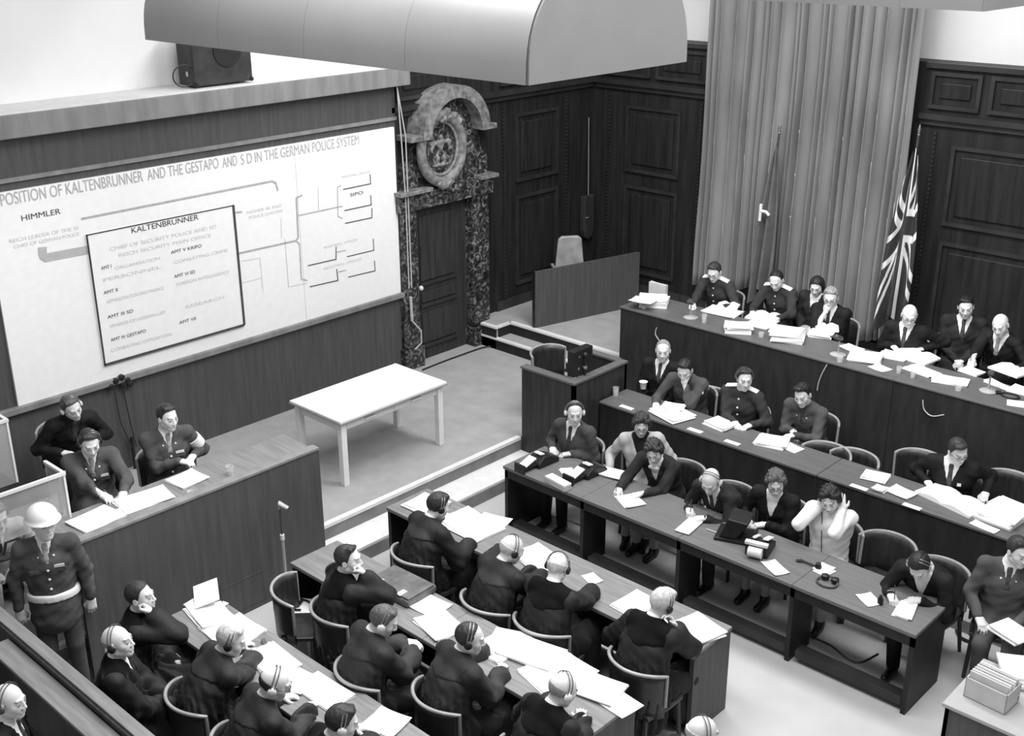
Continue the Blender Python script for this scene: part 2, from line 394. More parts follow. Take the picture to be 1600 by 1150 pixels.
for t, a, b, m in (('AMT I', (158, 422), (174, 418), 'ink_dark'), ('ORGANISATION', (180, 422), (250, 405), 'ink_light'), ('PERSONNEL', (162, 439), (252, 420), 'ink_light'),
    ('AMT II', (162, 460), (184, 455), 'ink_dark'), ('ADMINISTRATION AND FINANCE', (166, 474), (256, 452), 'ink_light'),
    ('AMT III SD', (168, 498), (208, 488), 'ink_dark'), ('SPHERES OF GERMAN LIFE', (172, 512), (258, 490), 'ink_light'),
    ('AMT IV GESTAPO', (173, 534), (228, 519), 'ink_dark'), ('COMBATING OPPOSITION', (174, 550), (268, 524), 'ink_light'),
    ('AMT V KRIPO', (267, 397), (315, 386), 'ink_dark'), ('COMBATING CRIME', (272, 412), (356, 393), 'ink_light'),
    ('AMT VI SD', (272, 434), (305, 427), 'ink_dark'), ('FOREIGN INTELLIGENCE', (276, 446), (358, 427), 'ink_light'),
    ('AMT VII', (280, 506), (306, 500), 'ink_dark'), ('RESEARCH', (290, 482), (350, 466), 'ink_light')):
    text(t, *a, *b, .036, m, **K)

# ------------------------------------------------------------------ marble doorway
XD = XW
dw = empty('marble_doorway', (XD, 10.39, ZS)); tag(dw, 'veined marble doorway with oval relief cartouche under an arched pediment', 'doorway')
def D_(mb, name, m, **k): return mb.build(name, m, dw, shift=(XD, 10.39, ZS), **k)
for y0, y1 in ((9.46, 9.74), (10.74, 11.06)):
    D_(MB().box(XD, XD+.17, y0, y1, ZS+.28, 2.44), 'pilaster', 'marble', bevel=.02)
    D_(MB().box(XD, XD+.21, y0-.03, y1+.03, ZS, ZS+.28), 'pilaster_base', 'marble', bevel=.015)
D_(MB().box(XD, XD+.20, 9.42, 11.12, 2.44, 2.66), 'lintel', 'marble', bevel=.01)
D_(MB().box(XD, XD+.27, 9.40, 9.95, 2.66, 2.71).box(XD, XD+.27, 10.83, 11.16, 2.66, 2.71), 'lintel_cornice', 'marble_pale', bevel=.008)
def arc(cy, cz, ry, rz, a0, a1, n=20): return [(cy+ry*math.cos(a0+(a1-a0)*i/n), cz+rz*math.sin(a0+(a1-a0)*i/n)) for i in range(n+1)]
cy, cz = 10.36, 3.22
back = [(9.50, 2.66), (11.08, 2.66), (11.08, 2.95), (10.97, 3.05), (10.88, 3.45)]+arc(cy, 3.35, .52, .50, .1, math.pi-.1, 16)+[(9.84, 3.45), (9.70, 3.05), (9.50, 2.98)]
D_(MB().prism(back, 'x', XD, XD+.12), 'tympanum', 'marble')
outer = arc(cy, 3.33, .60, .62, 0, math.pi, 24); inner = arc(cy, 3.33, .45, .46, math.pi, 0, 24)
D_(MB().prism(outer+inner, 'x', XD, XD+.32), 'arched_pediment', 'marble_pale')
for y0, y1 in ((9.58, 9.86), (10.86, 11.10)):
    D_(MB().box(XD, XD+.30, y0, y1, 3.32, 3.39), 'pediment_wing', 'marble_pale', bevel=.01)
ring = MB(); n = 40; oc = atx(689, 232, XD+.2); oy, oz, ORY, ORZ = oc[1], oc[2], .36, .42
for rr_, tr, nm_, xx_ in ((1.0, .065, 'oval_frame', .22), (.80, .022, 'oval_inner_frame', .20)):
    D_(MB().tube([(XD+xx_, oy+ORY*rr_*math.cos(2*math.pi*i/n), oz+ORZ*rr_*math.sin(2*math.pi*i/n)) for i in range(n+1)], tr, 10), nm_, 'marble_pale', smooth=True)
D_(MB().prism(arc(oy, oz, ORY, ORZ, 0, 2*math.pi, 36)[:-1], 'x', XD, XD+.18), 'oval_field', 'marble')
RELIEF = (oy, oz)
# door leaf
dr = struct(MB().box(XD-.02, XD+.03, 9.74, 10.74, ZS, 2.44).build('door_1', 'wood_dark', shift=(XD, 10.24, ZS)))
def dpanel(y0, y1, z0, z1):
    MB().box(XD+.03, XD+.05, y0, y1, z0, z1).build('door_panel', 'wood_dark', dr, shift=(XD, 10.24, ZS), bevel=.012)
    MB().box(XD+.03, XD+.075, y0-.03, y1+.03, z0-.05, z0-.01).build('door_moulding', 'wood_trim', dr, shift=(XD, 10.24, ZS))
dpanel(9.88, 10.5, 1.42, 2.30); dpanel(9.88, 10.5, 1.12, 1.27); dpanel(9.88, 10.5, .55, .98)
MB().sphere((XD+.10, 9.83, 1.36), .035, 6).tube([(XD+.02, 9.83, 1.36), (XD+.10, 9.83, 1.36)], .012, 6).build('door_handle', 'brass', dr, shift=(XD, 10.24, ZS), smooth=True)
# white hanging cords at the end of the chart
tag(MB().tube([(XS+.1, 9.46, 4.02), (XS+.1, 9.5, 3.3), (XS+.1, 9.53, 2.6), (XS+.1, 9.53, 1.45)], .008, 6).tube([(XS+.1, 9.46, 4.0), (XS+.12, 9.55, 3.4), (XS+.12, 9.56, 1.45)], .008, 6)
    .tube([(XS+.1, 9.55, 1.33), (XS+.1, 9.56, 1.0)], .02, 6).tube([(XS+.1, 9.56, 1.0), (XS+.16, 9.66, .85), (XS+.16, 9.66, .68), (XS+.12, 9.58, .60)], .011, 6)
    .build('hanging_cord', 'wire_light', shift=(XS+.1, 9.5, .6)), 'white pull cords hanging beside the right end of the chart', 'cord')

# ------------------------------------------------------------------ curtain
cu = MB(); CX0, CX1 = -8.85, -5.93
nx, nz = 420, 24
folds = []; x = CX0; rr = random.Random(3)
while x < CX1:
    w = rr.choice([.06, .08, .10, .15, .22]); folds.append((x, w, rr.uniform(.07, .15))); x += w
def cdepth(x, t):
    for fx, w, d in folds:
        if fx <= x < fx+w:
            u = (x-fx)/w; return d*(abs(math.sin(math.pi*u))**.5)*(.85+.2*t)
    return 0
vs = []
for k in range(nz+1):
    t = k/nz
    for i in range(nx+1):
        x = CX0+(CX1-CX0)*i/nx
        zb = 1.12+.10*math.sin(x*2.3)+.05*math.sin(x*7)
        if x > -6.35: zb -= .18
        z = 5.6+(zb-5.6)*t
        vs.append((x+.008*math.sin(2*z+x*4)*t, YB-.16-cdepth(x+.012*math.sin(z*1.1), t)-.008*math.sin(z*2+x*3), z))
cu.add(vs, [(k*(nx+1)+i, k*(nx+1)+i+1, (k+1)*(nx+1)+i+1, (k+1)*(nx+1)+i) for k in range(nz) for i in range(nx)])
co = cu.build('curtain', 'cloth_curtain', smooth=True, shift=(-7.4, YB-.2, 1.1))
sol = co.modifiers.new('thick', 'SOLIDIFY'); sol.thickness = .008
tag(co, 'tall pleated velvet curtain hanging on the back wall behind the judges', 'curtain')
MB().tube([(CX0-.05, YB-.2, 5.62), (CX1+.05, YB-.2, 5.62)], .03, 10).build('curtain_rail', 'metal_dark', co, shift=(-7.4, YB-.2, 1.1))

# ------------------------------------------------------------------ hanging reflector lamps
def reflector(x0, x1, y0, y1, z, h, label, power, nsock=6):
    o = empty('reflector_lamp', ((x0+x1)/2, (y0+y1)/2, z)); sh = ((x0+x1)/2, (y0+y1)/2, z); tag(o, label, 'lamp', 'hanging reflector lamps')
    cyy = (y0+y1)/2; r = (y1-y0)/2
    prof = []
    for i in range(33):
        a = math.pi*i/32; c_, s_ = math.cos(a), math.sin(a)
        prof.append((cyy-r*math.copysign(abs(c_)**.8, c_), z+h*abs(s_)**.75))
    m = MB(); vs = []
    seg = 4
    for j in range(seg):
        a0 = x0+(x1-x0)*j/seg; a1 = x0+(x1-x0)*(j+1)/seg
        mm = MB(); mm.add([(a0+.0008, p[0], p[1]) for p in prof]+[(a1-.0008, p[0], p[1]) for p in prof], [(i, i+1, 33+i+1, 33+i) for i in range(32)])
        s = mm.build('reflector_section', 'lamp_paint', o, smooth=True, shift=sh)
        t = s.modifiers.new('t', 'SOLIDIFY'); t.thickness = .012; t.offset = 1; t.use_rim = False
    for xa, xb in ((x0-.012, x0), (x1, x1+.012)):
        MB().prism(prof, 'x', xa, xb).build('end_cap', 'lamp_cap', o, shift=sh)
    for k in range(nsock):
        xx = x0+(x1-x0)*(.10+.82*k/(nsock-1))
        MB().lathe([(.07, 0), (.07, .05), (.055, .06), (.055, .16), (.03, .18)], (xx, cyy-.12, z+h-.02), 14).build('lamp_socket', 'metal_dark', o, shift=sh, smooth=True)
        MB().lathe([(.14, -.005), (.14, .005)], (xx, cyy-.12, z+h-.015), 18).build('socket_halo', 'white_gear', o, shift=sh)  # white disc painting the bright halo around the socket
    for xx in (x0+.5, x1-.5):
        MB().tube([(xx, cyy, z+h), (xx, cyy, ZTOP+.6)], .012, 6).build('suspension_rod', 'metal', o, shift=sh)
    l = area('reflector_tube_light', (0, 0, .12), ((x1-x0)*.92, (y1-y0)*.6), power); l.parent = o
    return o
a = atz(838, 135, 5.05); b = atz(1057, 95, 5.05); c = atz(228, 62, 5.05)
reflector(c[0], (a[0]+b[0])/2, a[1], b[1], 5.05, .86*(b[1]-a[1])/2, 'large grey semicylindrical reflector lamp hanging in front of the screen wall', 110)
a = atz(1535, 18, 5.3); b = atz(1600, 12, 5.3); c = atz(1080, -4, 5.3)
reflector(c[0], a[0], a[1], a[1]+1.35, 5.3, .6, 'grey reflector lamp cut off by the top right of the view before the curtain', 80)
# ------------------------------------------------------------------ loudspeaker on the ledge
lp = atz(262, 128, 4.26); Rz = 0.0
ls = empty('loudspeaker', (XS-.06, lp[1]+.24, 4.26)); tag(ls, 'dark loudspeaker box standing on the ledge above the chart', 'loudspeaker')
MB().box(-.15, .15, -.36, .36, .02, .56).build('cabinet', 'speaker_box', ls, bevel=.015)
MB().lathe([(.17, 0), (.17, .012)], n=24).xf(Matrix.Translation((.15, .06, .36)) @ Matrix.Rotation(math.pi/2, 4, 'Y')).build('speaker_cone', 'speaker_cloth', ls)
for y, z in ((-.34, .04), (.34, .04)): MB().sphere((.15, y, z), .025, 5).build('corner_guard', 'black', ls)
for z in (.12, .46): MB().box(.02, .06, -.375, -.36, z, z+.05).build('latch', 'metal', ls)
tag(MB().tube([(XS+.06, lp[1]-.22+.13*math.cos(a_), 4.40+.11*math.sin(a_)) for a_ in [i*.3 for i in range(-5, 19)]], .007, 6).tube([(XS, lp[1]-.1, 4.29), (XS, lp[1]+.0, 4.268)], .007, 6).build('speaker_cable', 'wire', shift=(XS, lp[1]-.2, 4.28)), 'loop of thin cable beside the loudspeaker on the ledge', 'cable')
# ================================================================== FURNITURE
def T(o, label, cat, group=None): return tag(o, label, cat, group)
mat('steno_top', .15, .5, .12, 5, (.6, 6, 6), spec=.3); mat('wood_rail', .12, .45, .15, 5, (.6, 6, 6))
# ---- white table on the stage
t = empty('office_table', (-9.15, 7.48, ZS)); T(t, 'white wooden table with two drawers standing alone on the stage', 'table')
MB().box(-.43, .43, -.76, .76, .735, .765).build('table_top', 'table_white', t, bevel=.006)
MB().box(-.435, .435, -.765, .765, .728, .738).build('top_edge', 'table_edge', t)
MB().box(-.37, .37, -.70, -.68, .62, .728).build('apron', 'table_white', t); MB().box(-.37, .37, .68, .70, .62, .728).build('apron', 'table_white', t)
MB().box(-.37, -.35, -.68, .68, .62, .728).build('apron', 'table_white', t); MB().box(.34, .36, -.68, .68, .62, .728).build('apron', 'table_white', t)
for x in (-.36, .36):
    for y in (-.69, .69): MB().box(x-.035, x+.035, y-.035, y+.035, 0, .728).build('leg', 'table_white', t, bevel=.004)
for y in (-.33, .33):
    d = MB().box(.355, .372, y-.3, y+.3, .635, .715).build('drawer', 'table_white', t, bevel=.003)
    MB().box(.372, .40, y-.07, y+.07, .668, .684).build('handle', 'table_white', d)
# ---- witness box
X0, X1, Y0, Y1, H = -8.22, -7.45, 8.93, 9.86, 1.18
w = empty('witness_box', (X0, Y0, 0)); T(w, 'dark wooden witness box beside the stage steps with open top', 'witness box')
def W_(mb, n, m, **k): return mb.build(n, m, w, shift=(X0, Y0, 0), **k)
W_(MB().box(X0, X1, Y0, Y0+.04, .02, H), 'front_panel', 'wood_dark'); W_(MB().box(X1-.04, X1, Y0, Y1, .02, H), 'side_panel', 'wood_dark'); W_(MB().box(X0+.15, X1, Y1-.04, Y1, .12, H), 'back_panel', 'wood_dark')
W_(MB().box(X0-.01, X1+.02, Y0-.02, Y0+.09, H, H+.03), 'rail', 'wood_rail', bevel=.006); W_(MB().box(X1-.09, X1+.02, Y0+.09, Y1, H, H+.03), 'rail', 'wood_rail', bevel=.006); W_(MB().box(X0+.15, X1-.09, Y1-.08, Y1+.02, H, H+.03), 'rail', 'wood_rail', bevel=.006)
W_(MB().box(X0+.02, X1-.05, Y0+.05, Y1-.05, .10, .36), 'box_floor', 'carpet')
# ---- judges' bench
JX0, JX1, JY0, JY1, JZ = -8.33, .6, 10.85, 11.50, 1.42
b = empty('judges_bench', (JX0, JY0, .12)); T(b, 'long dark cloth-fronted bench of the judges on the raised platform', 'bench')
def B_(mb, n, m, **k): return mb.build(n, m, b, shift=(JX0, JY0, .12), **k)
for x0, x1 in ((JX0, -4.74), (-4.735, -1.6), (-1.595, JX1)):
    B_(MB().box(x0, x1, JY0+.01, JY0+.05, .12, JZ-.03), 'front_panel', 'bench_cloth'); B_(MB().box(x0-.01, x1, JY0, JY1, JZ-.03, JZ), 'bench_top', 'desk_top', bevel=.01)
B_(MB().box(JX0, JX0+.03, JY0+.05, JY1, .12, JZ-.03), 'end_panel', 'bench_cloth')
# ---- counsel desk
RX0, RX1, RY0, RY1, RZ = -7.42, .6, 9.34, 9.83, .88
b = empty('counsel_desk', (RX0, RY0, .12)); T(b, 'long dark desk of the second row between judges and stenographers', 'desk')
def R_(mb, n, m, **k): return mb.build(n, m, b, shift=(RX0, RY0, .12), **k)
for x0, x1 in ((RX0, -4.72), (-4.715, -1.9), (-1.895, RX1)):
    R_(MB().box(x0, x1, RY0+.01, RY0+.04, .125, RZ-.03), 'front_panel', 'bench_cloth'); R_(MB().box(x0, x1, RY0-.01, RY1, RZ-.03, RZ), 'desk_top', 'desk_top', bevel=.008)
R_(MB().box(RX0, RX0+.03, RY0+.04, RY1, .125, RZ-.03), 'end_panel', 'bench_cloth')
# ---- stenographers' table
TX0, TX1, TY0, TY1, TZ = -7.25, -2.90, 7.62, 8.22, .76
b = empty('stenographers_table', (TX0, TY0, 0)); T(b, 'long open-fronted dark table with footboards where the stenographers sit', 'table')
def Y_(mb, n, m, **k): return mb.build(n, m, b, shift=(TX0, TY0, 0), **k)
TD = [TX0+.02]+[atz(px, py, 0)[0] for px, py in ((916, 880), (1066, 945), (1231, 1030))]+[TX1-.02]
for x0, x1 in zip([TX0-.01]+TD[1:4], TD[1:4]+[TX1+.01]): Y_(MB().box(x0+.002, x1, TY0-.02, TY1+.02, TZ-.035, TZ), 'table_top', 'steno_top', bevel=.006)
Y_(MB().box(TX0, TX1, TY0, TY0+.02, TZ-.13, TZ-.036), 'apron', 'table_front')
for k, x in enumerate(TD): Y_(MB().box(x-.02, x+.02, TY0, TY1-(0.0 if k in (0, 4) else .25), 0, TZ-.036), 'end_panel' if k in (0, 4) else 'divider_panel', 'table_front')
for x0, x1 in zip(TD, TD[1:]): Y_(MB().box(x0+.06, x1-.03, TY0+.02, TY0+.14, .05, .13), 'foot_board', 'wood_trim', bevel=.01)
# ---- three tables of the lawyers
def lawyer_table(x0, x1, y0, y1, label):
    b = empty('lawyers_table', (x0, y0, 0)); T(b, label, 'table', 'tables of the lawyers in robes'); sh = (x0, y0, 0); z = .76
    n = 2
    for k in range(n):
        a0 = x0+(x1-x0)*k/n; a1 = x0+(x1-x0)*(k+1)/n
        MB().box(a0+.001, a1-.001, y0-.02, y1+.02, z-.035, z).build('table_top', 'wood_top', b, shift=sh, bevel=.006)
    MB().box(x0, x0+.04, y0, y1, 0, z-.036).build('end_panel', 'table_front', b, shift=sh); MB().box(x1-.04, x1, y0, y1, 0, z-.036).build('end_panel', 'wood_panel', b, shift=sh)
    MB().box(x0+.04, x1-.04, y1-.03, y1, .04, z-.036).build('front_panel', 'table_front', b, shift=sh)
lawyer_table(-7.46, -3.99, 6.24, 6.73, 'dark lawyers table nearest the stenographers, with light grained end panel')
lawyer_table(-7.31, -3.98, 5.02, 5.50, 'lawyers table in the middle of the three, carrying the briefcase')
lawyer_table(-7.35, -3.90, 3.78, 4.25, 'lawyers table nearest the dock barrier at the bottom left')
# ---- officers' desk in front of the screen (tall dark panel)
PX, PY0, PY1, PZ = -7.95, 3.45, 5.86, 1.34
b = empty('officers_desk', (PX, PY0, 0)); T(b, 'tall dark panelled desk with light ledge where two officers sit', 'desk')
def O_(mb, n, m, **k): return mb.build(n, m, b, shift=(PX, PY0, 0), **k)
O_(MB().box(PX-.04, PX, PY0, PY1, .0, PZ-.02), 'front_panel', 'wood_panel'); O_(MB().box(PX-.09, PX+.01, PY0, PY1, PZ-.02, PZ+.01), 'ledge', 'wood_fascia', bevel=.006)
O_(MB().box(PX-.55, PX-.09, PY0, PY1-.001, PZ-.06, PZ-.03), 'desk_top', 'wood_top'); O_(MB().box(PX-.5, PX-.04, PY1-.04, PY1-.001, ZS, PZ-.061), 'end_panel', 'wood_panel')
O_(MB().box(PX, PX+.004, 4.50, 5.15, .06, .36).box(PX, PX+.006, 4.50, 5.15, .355, .365).box(PX, PX+.006, 4.50, 4.51, .06, .365), 'access_hatch', 'wood_panel')
struct(MB().box(-9.75, -8.52, 3.0, 5.80, ZS, .50).build('floor_officers_dais', 'carpet'))
# ---- clerk's screen panel on the platform
A = atz(836, 513, ZP); Bt = atz(1000, 394, 1.445)
ang = math.atan2(Bt[1]-A[1], Bt[0]-A[0]); L = math.hypot(Bt[1]-A[1], Bt[0]-A[0])
c = empty('clerk_desk', (A[0], A[1], ZP), ang); T(c, 'plain dark wooden panel desk on the platform left of the judges', 'desk')
MB().box(0, L, 0, .05, 0, .80).build('front_panel', 'wood_panel', c); MB().box(-.012, 0, -.002, .052, 0, .805).build('end_panel', 'black', c)
# ---- dock barrier (bottom left)
db = empty('dock_barrier', (-6.6, 2.75, 0)); T(db, 'dark dock barrier with double wooden rail crossing the lower left corner', 'barrier')
def K_(mb, n, m, **k): return mb.build(n, m, db, shift=(-6.6, 2.75, 0), **k)
K_(MB().box(-9.6, -3.5, 2.71, 2.77, 0, 1.09), 'front_panel', 'wood_dark'); K_(MB().box(-9.6, -3.5, 2.71, 2.80, 1.09, 1.115), 'top_rail', 'wood_top', bevel=.004)
sx = atz(20, 995, 1.05)[0]
K_(MB().box(sx, -3.5, 2.53, 2.685, 1.03, 1.055), 'inner_ledge', 'wood_top', bevel=.004); K_(MB().box(-9.6, -3.5, 2.69, 2.71, .9, 1.10), 'inner_board', 'wood_dark')
K_(MB().box(sx, -3.5, 2.66, 2.69, .4, 1.03), 'ledge_bracket', 'wood_dark')

# ---- curved-back wooden chair
def make_chair(name='curved_chair', z=0.0, tall=.80, metal=False):
    r = empty(name, (0, 0, z))
    R0 = .255; n = 18; a0, a1 = math.radians(198), math.radians(342)
    def ringp(a, zz, rr=R0): return (rr*1.05*math.cos(a), .02+rr*math.sin(a)*1.0, zz)
    vs = []; zs = [.40, .5, .62, .72, tall]
    for k, zz in enumerate(zs):
        for i in range(n+1):
            a = a0+(a1-a0)*i/n; vs.append(ringp(a, zz-(.03*(abs(i-n/2)/(n/2))**3 if k == 4 else 0), R0+.03*(zz-.4)))
    m = len(zs)
    bk = MB().add(vs, [(k*(n+1)+i, k*(n+1)+i+1, (k+1)*(n+1)+i+1, (k+1)*(n+1)+i) for k in range(m-1) for i in range(n)]).build('backrest', 'wood_chair', r, smooth=True)
    s = bk.modifiers.new('t', 'SOLIDIFY'); s.thickness = .016
    pts = [vs[(m-1)*(n+1)+i] for i in range(n+1)]
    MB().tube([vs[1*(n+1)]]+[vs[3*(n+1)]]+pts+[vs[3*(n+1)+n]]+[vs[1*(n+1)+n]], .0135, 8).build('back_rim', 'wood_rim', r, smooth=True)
    seat = [(.21, -.19), (.23, .05), (.22, .22), (-.22, .22), (-.23, .05), (-.21, -.19)]
    MB().prism(seat, 'z', .40, .44).build('seat', 'wood_chair', r, bevel=.012)
    for x, y, dx, dy in ((.19, .19, .02, .02), (-.19, .19, -.02, .02), (.17, -.17, .03, -.05), (-.17, -.17, -.03, -.05)):
        MB().tube([(x, y, .41), (x+dx, y+dy, 0)], [.021, .016], 8).build('leg', 'wood_chair', r, smooth=True)
    return r
CH0 = make_chair(); CHUSED = [False]
def chair(x, y, z, yaw, label, group='curved-back wooden chairs'):
    o = CH0 if not CHUSED[0] else copy_tree(CH0); CHUSED[0] = True
    o.location = (x, y, z); o.rotation_euler = (0, 0, math.radians(yaw)); tag(o, label, 'chair', group)
    return o
# empty chairs that show in the photograph (pixel of the top rim's middle)
def chair_at(px, py, floor, yaw, label):
    p = atz(px, py, floor+.80); th = math.radians(yaw)
    return chair(p[0]-(-math.sin(th))*(-.24), p[1]-math.cos(th)*(-.24), floor, yaw, label)
chair_at(842, 541, ZS+.04, -95, 'curved-back wooden chair standing inside the witness box')
chair_at(1305, 694, .12, 180, 'empty curved-back chair just right of the uniformed young man in row two')
chair_at(1350, 705, .12, 176, 'empty curved-back chair, second right of the uniformed young man in row two')
chair_at(1452, 706, .12, 178, 'curved-back chair left of the man in black writing in row two')
chair_at(1590, 738, .12, 180, 'curved-back chair at the right edge behind the second row desk')
chair_at(1122, 607, .12, 180, 'curved-back chair between the thoughtful soldier and the officer with headphones')
chair_at(1084, 722, 0, 178, 'empty curved-back chair behind the woman writing with a bow collar')
chair_at(1162, 757, 0, 176, 'curved-back chair right behind the balding stenographer')
chair_at(1402, 835, 0, 180, 'empty curved-back chair between white blouse and bent writer')
chair_at(1486, 876, 0, 176, 'curved-back chair at right shoulder of the bent writer at the table end')
chair_at(425, 918, 0, -40, 'empty curved-back chair below the floor microphone, nearest the tall desk')
# clerk chair: moulded pale back with side arms
k = atz(890, 396, ZP+.80)
c = empty('clerk_chair', (k[0], k[1], ZP), math.radians(-128)); T(c, 'pale upholstered chair with arms standing behind the clerk desk', 'chair')
MB().prism([(-.19, .42), (-.21, .60), (-.17, 1.02), (-.12, 1.06), (.12, 1.06), (.17, 1.02), (.21, .60), (.19, .42)], 'y', -.03, .03).build('backrest', 'wood_rim', c, bevel=.02)
MB().box(-.24, .24, 0, .46, .40, .46).build('seat', 'wood_chair', c, bevel=.02)
for x in (-.25, .25): MB().box(x-.02, x+.02, -.03, .4, .62, .66).build('armrest', 'wood_rim', c, bevel=.01); MB().box(x-.02, x+.02, -.03, .02, 0, .62).build('leg', 'wood_chair', c); MB().box(x-.02, x+.02, .38, .42, 0, .62).build('leg', 'wood_chair', c)
# ================================================================== PEOPLE: implicit surfaces meshed with surface nets
def surfnet(d, org, h):
    s = d < 0
    nx, ny, nz = d.shape
    c = np.zeros((nx-1, ny-1, nz-1), np.int8)
    for i in (0, 1):
        for j in (0, 1):
            for k in (0, 1): c += s[i:nx-1+i, j:ny-1+j, k:nz-1+k]
    act = (c > 0) & (c < 8); I = np.argwhere(act)
    if len(I) == 0: return np.zeros((0, 3)), np.zeros((0, 4), int)
    idx = -np.ones(act.shape, np.int64); idx[act] = np.arange(len(I))
    acc = np.zeros((len(I), 3)); cnt = np.zeros(len(I))
    cor = [(i, j, k) for i in (0, 1) for j in (0, 1) for k in (0, 1)]
    for a in cor:
        for ax in range(3):
            if a[ax]: continue
            b = list(a); b[ax] = 1
            da = d[I[:, 0]+a[0], I[:, 1]+a[1], I[:, 2]+a[2]]; db_ = d[I[:, 0]+b[0], I[:, 1]+b[1], I[:, 2]+b[2]]
            m = (da < 0) != (db_ < 0)
            t = np.where(m, da/np.where(m, da-db_, 1), 0)
            p = np.tile(np.array(a, float), (len(I), 1)); p[:, ax] += t
            acc[m] += p[m]; cnt[m] += 1
    V = (I+acc/cnt[:, None])*h+org
    Fs = []
    for ax in range(3):
        o1, o2 = [(1, 2), (2, 0), (0, 1)][ax]
        sl0 = [slice(None)]*3; sl1 = [slice(None)]*3; sl0[ax] = slice(0, -1); sl1[ax] = slice(1, None)
        A = s[tuple(sl0)]; B = s[tuple(sl1)]
        e = np.argwhere(A != B)
        e = e[(e[:, o1] > 0) & (e[:, o2] > 0) & (e[:, o1] < d.shape[o1]-1) & (e[:, o2] < d.shape[o2]-1)]
        if len(e) == 0: continue
        def cell(q1, q2):
            q = e.copy(); q[:, o1] -= q1; q[:, o2] -= q2; return idx[q[:, 0], q[:, 1], q[:, 2]]
        q = np.stack([cell(1, 1), cell(0, 1), cell(0, 0), cell(1, 0)], 1)
        ins = A[e[:, 0], e[:, 1], e[:, 2]]
        q[~ins] = q[~ins][:, ::-1]
        Fs.append(q)
    return V, np.concatenate(Fs)
def smin(a, b, k):
    if k <= 0: return np.minimum(a, b)
    h = np.clip(.5+.5*(b-a)/k, 0, 1); return b*(1-h)+a*h-k*h*(1-h)
class SDF:
    """list of capsules / ellipsoids, smoothly joined"""
    def __init__(s, k=.02): s.p = []; s.k = k; s.post = None
    def cap(s, a, b, ra, rb, k=None, fr=None, sc=(1, 1, 1)): s.p.append(('c', np.array(a, float), np.array(b, float), ra, rb, k, fr, sc)); return s
    def ell(s, c, r, k=None, fr=None): s.p.append(('e', np.array(c, float), np.array(r, float), 0, 0, k, fr, None)); return s
    def sub(s, c, r, k=.01): s.p.append(('s', np.array(c, float), np.array(r, float), 0, 0, k, None, None)); return s
    def bounds(s):
        lo = np.full(3, 9.); hi = -lo
        for t, a, b, ra, rb, k, fr, sc in s.p:
            if t == 's': continue
            if t == 'c':
                m = max(ra, rb)*1.6; lo = np.minimum(lo, np.minimum(a, b)-m); hi = np.maximum(hi, np.maximum(a, b)+m)
            else:
                m = b.max() if fr is not None else b; lo = np.minimum(lo, a-m); hi = np.maximum(hi, a+m)
        return lo, hi
    def ev(s, P):
        d = None
        for t, a, b, ra, rb, k, fr, sc in s.p:
            k = s.k if k is None else k
            if t == 'c':
                q = P-a; ab = b-a
                if fr is not None: q = (q @ fr.T)*sc; ab = (fr @ ab)*sc
                tt = np.clip((q @ ab)/max(ab @ ab, 1e-9), 0, 1)
                e = np.linalg.norm(q-tt[..., None]*ab, axis=-1)-(ra+(rb-ra)*tt)
            else:
                q = P-a
                if fr is not None: q = q @ fr.T
                kk = np.linalg.norm(q/b, axis=-1); e = (kk-1)*np.minimum(b.min()*1.6, b.max())*.9 if t == 'e' else (kk-1)*b.min()
            if d is None: d = e
            elif t == 's': d = -smin(-d, e, k)
            else: d = smin(d, e, k)
        if s.post: d = s.post(P, d)
        return d
    def mesh(s, h):
        lo, hi = s.bounds(); lo = lo-3*h; hi = hi+3*h
        n = np.ceil((hi-lo)/h).astype(int)+1
        g = np.stack(np.meshgrid(*[lo[i]+h*np.arange(n[i]) for i in range(3)], indexing='ij'), -1).astype(np.float32)
        d = s.ev(g.reshape(-1, 3)).reshape(n)
        return surfnet(d, lo, h)
def npmesh(name, V, Fq, tone=None, smooth=True):
    me = bpy.data.meshes.new(name); me.vertices.add(len(V)); me.vertices.foreach_set('co', np.asarray(V, np.float32).ravel())
    nf = len(Fq); me.loops.add(nf*4); me.loops.foreach_set('vertex_index', np.asarray(Fq, np.int32).ravel())
    me.polygons.add(nf); me.polygons.foreach_set('loop_start', np.arange(nf, dtype=np.int32)*4); me.polygons.foreach_set('loop_total', np.full(nf, 4, np.int32))
    me.update(calc_edges=True); me.validate()
    if smooth: me.polygons.foreach_set('use_smooth', np.ones(len(me.polygons), bool))
    if tone is not None:
        a = me.attributes.new('tone', 'FLOAT', 'POINT')
        a.data.foreach_set('value', np.asarray(tone, np.float32)[:len(me.vertices)])
    return me
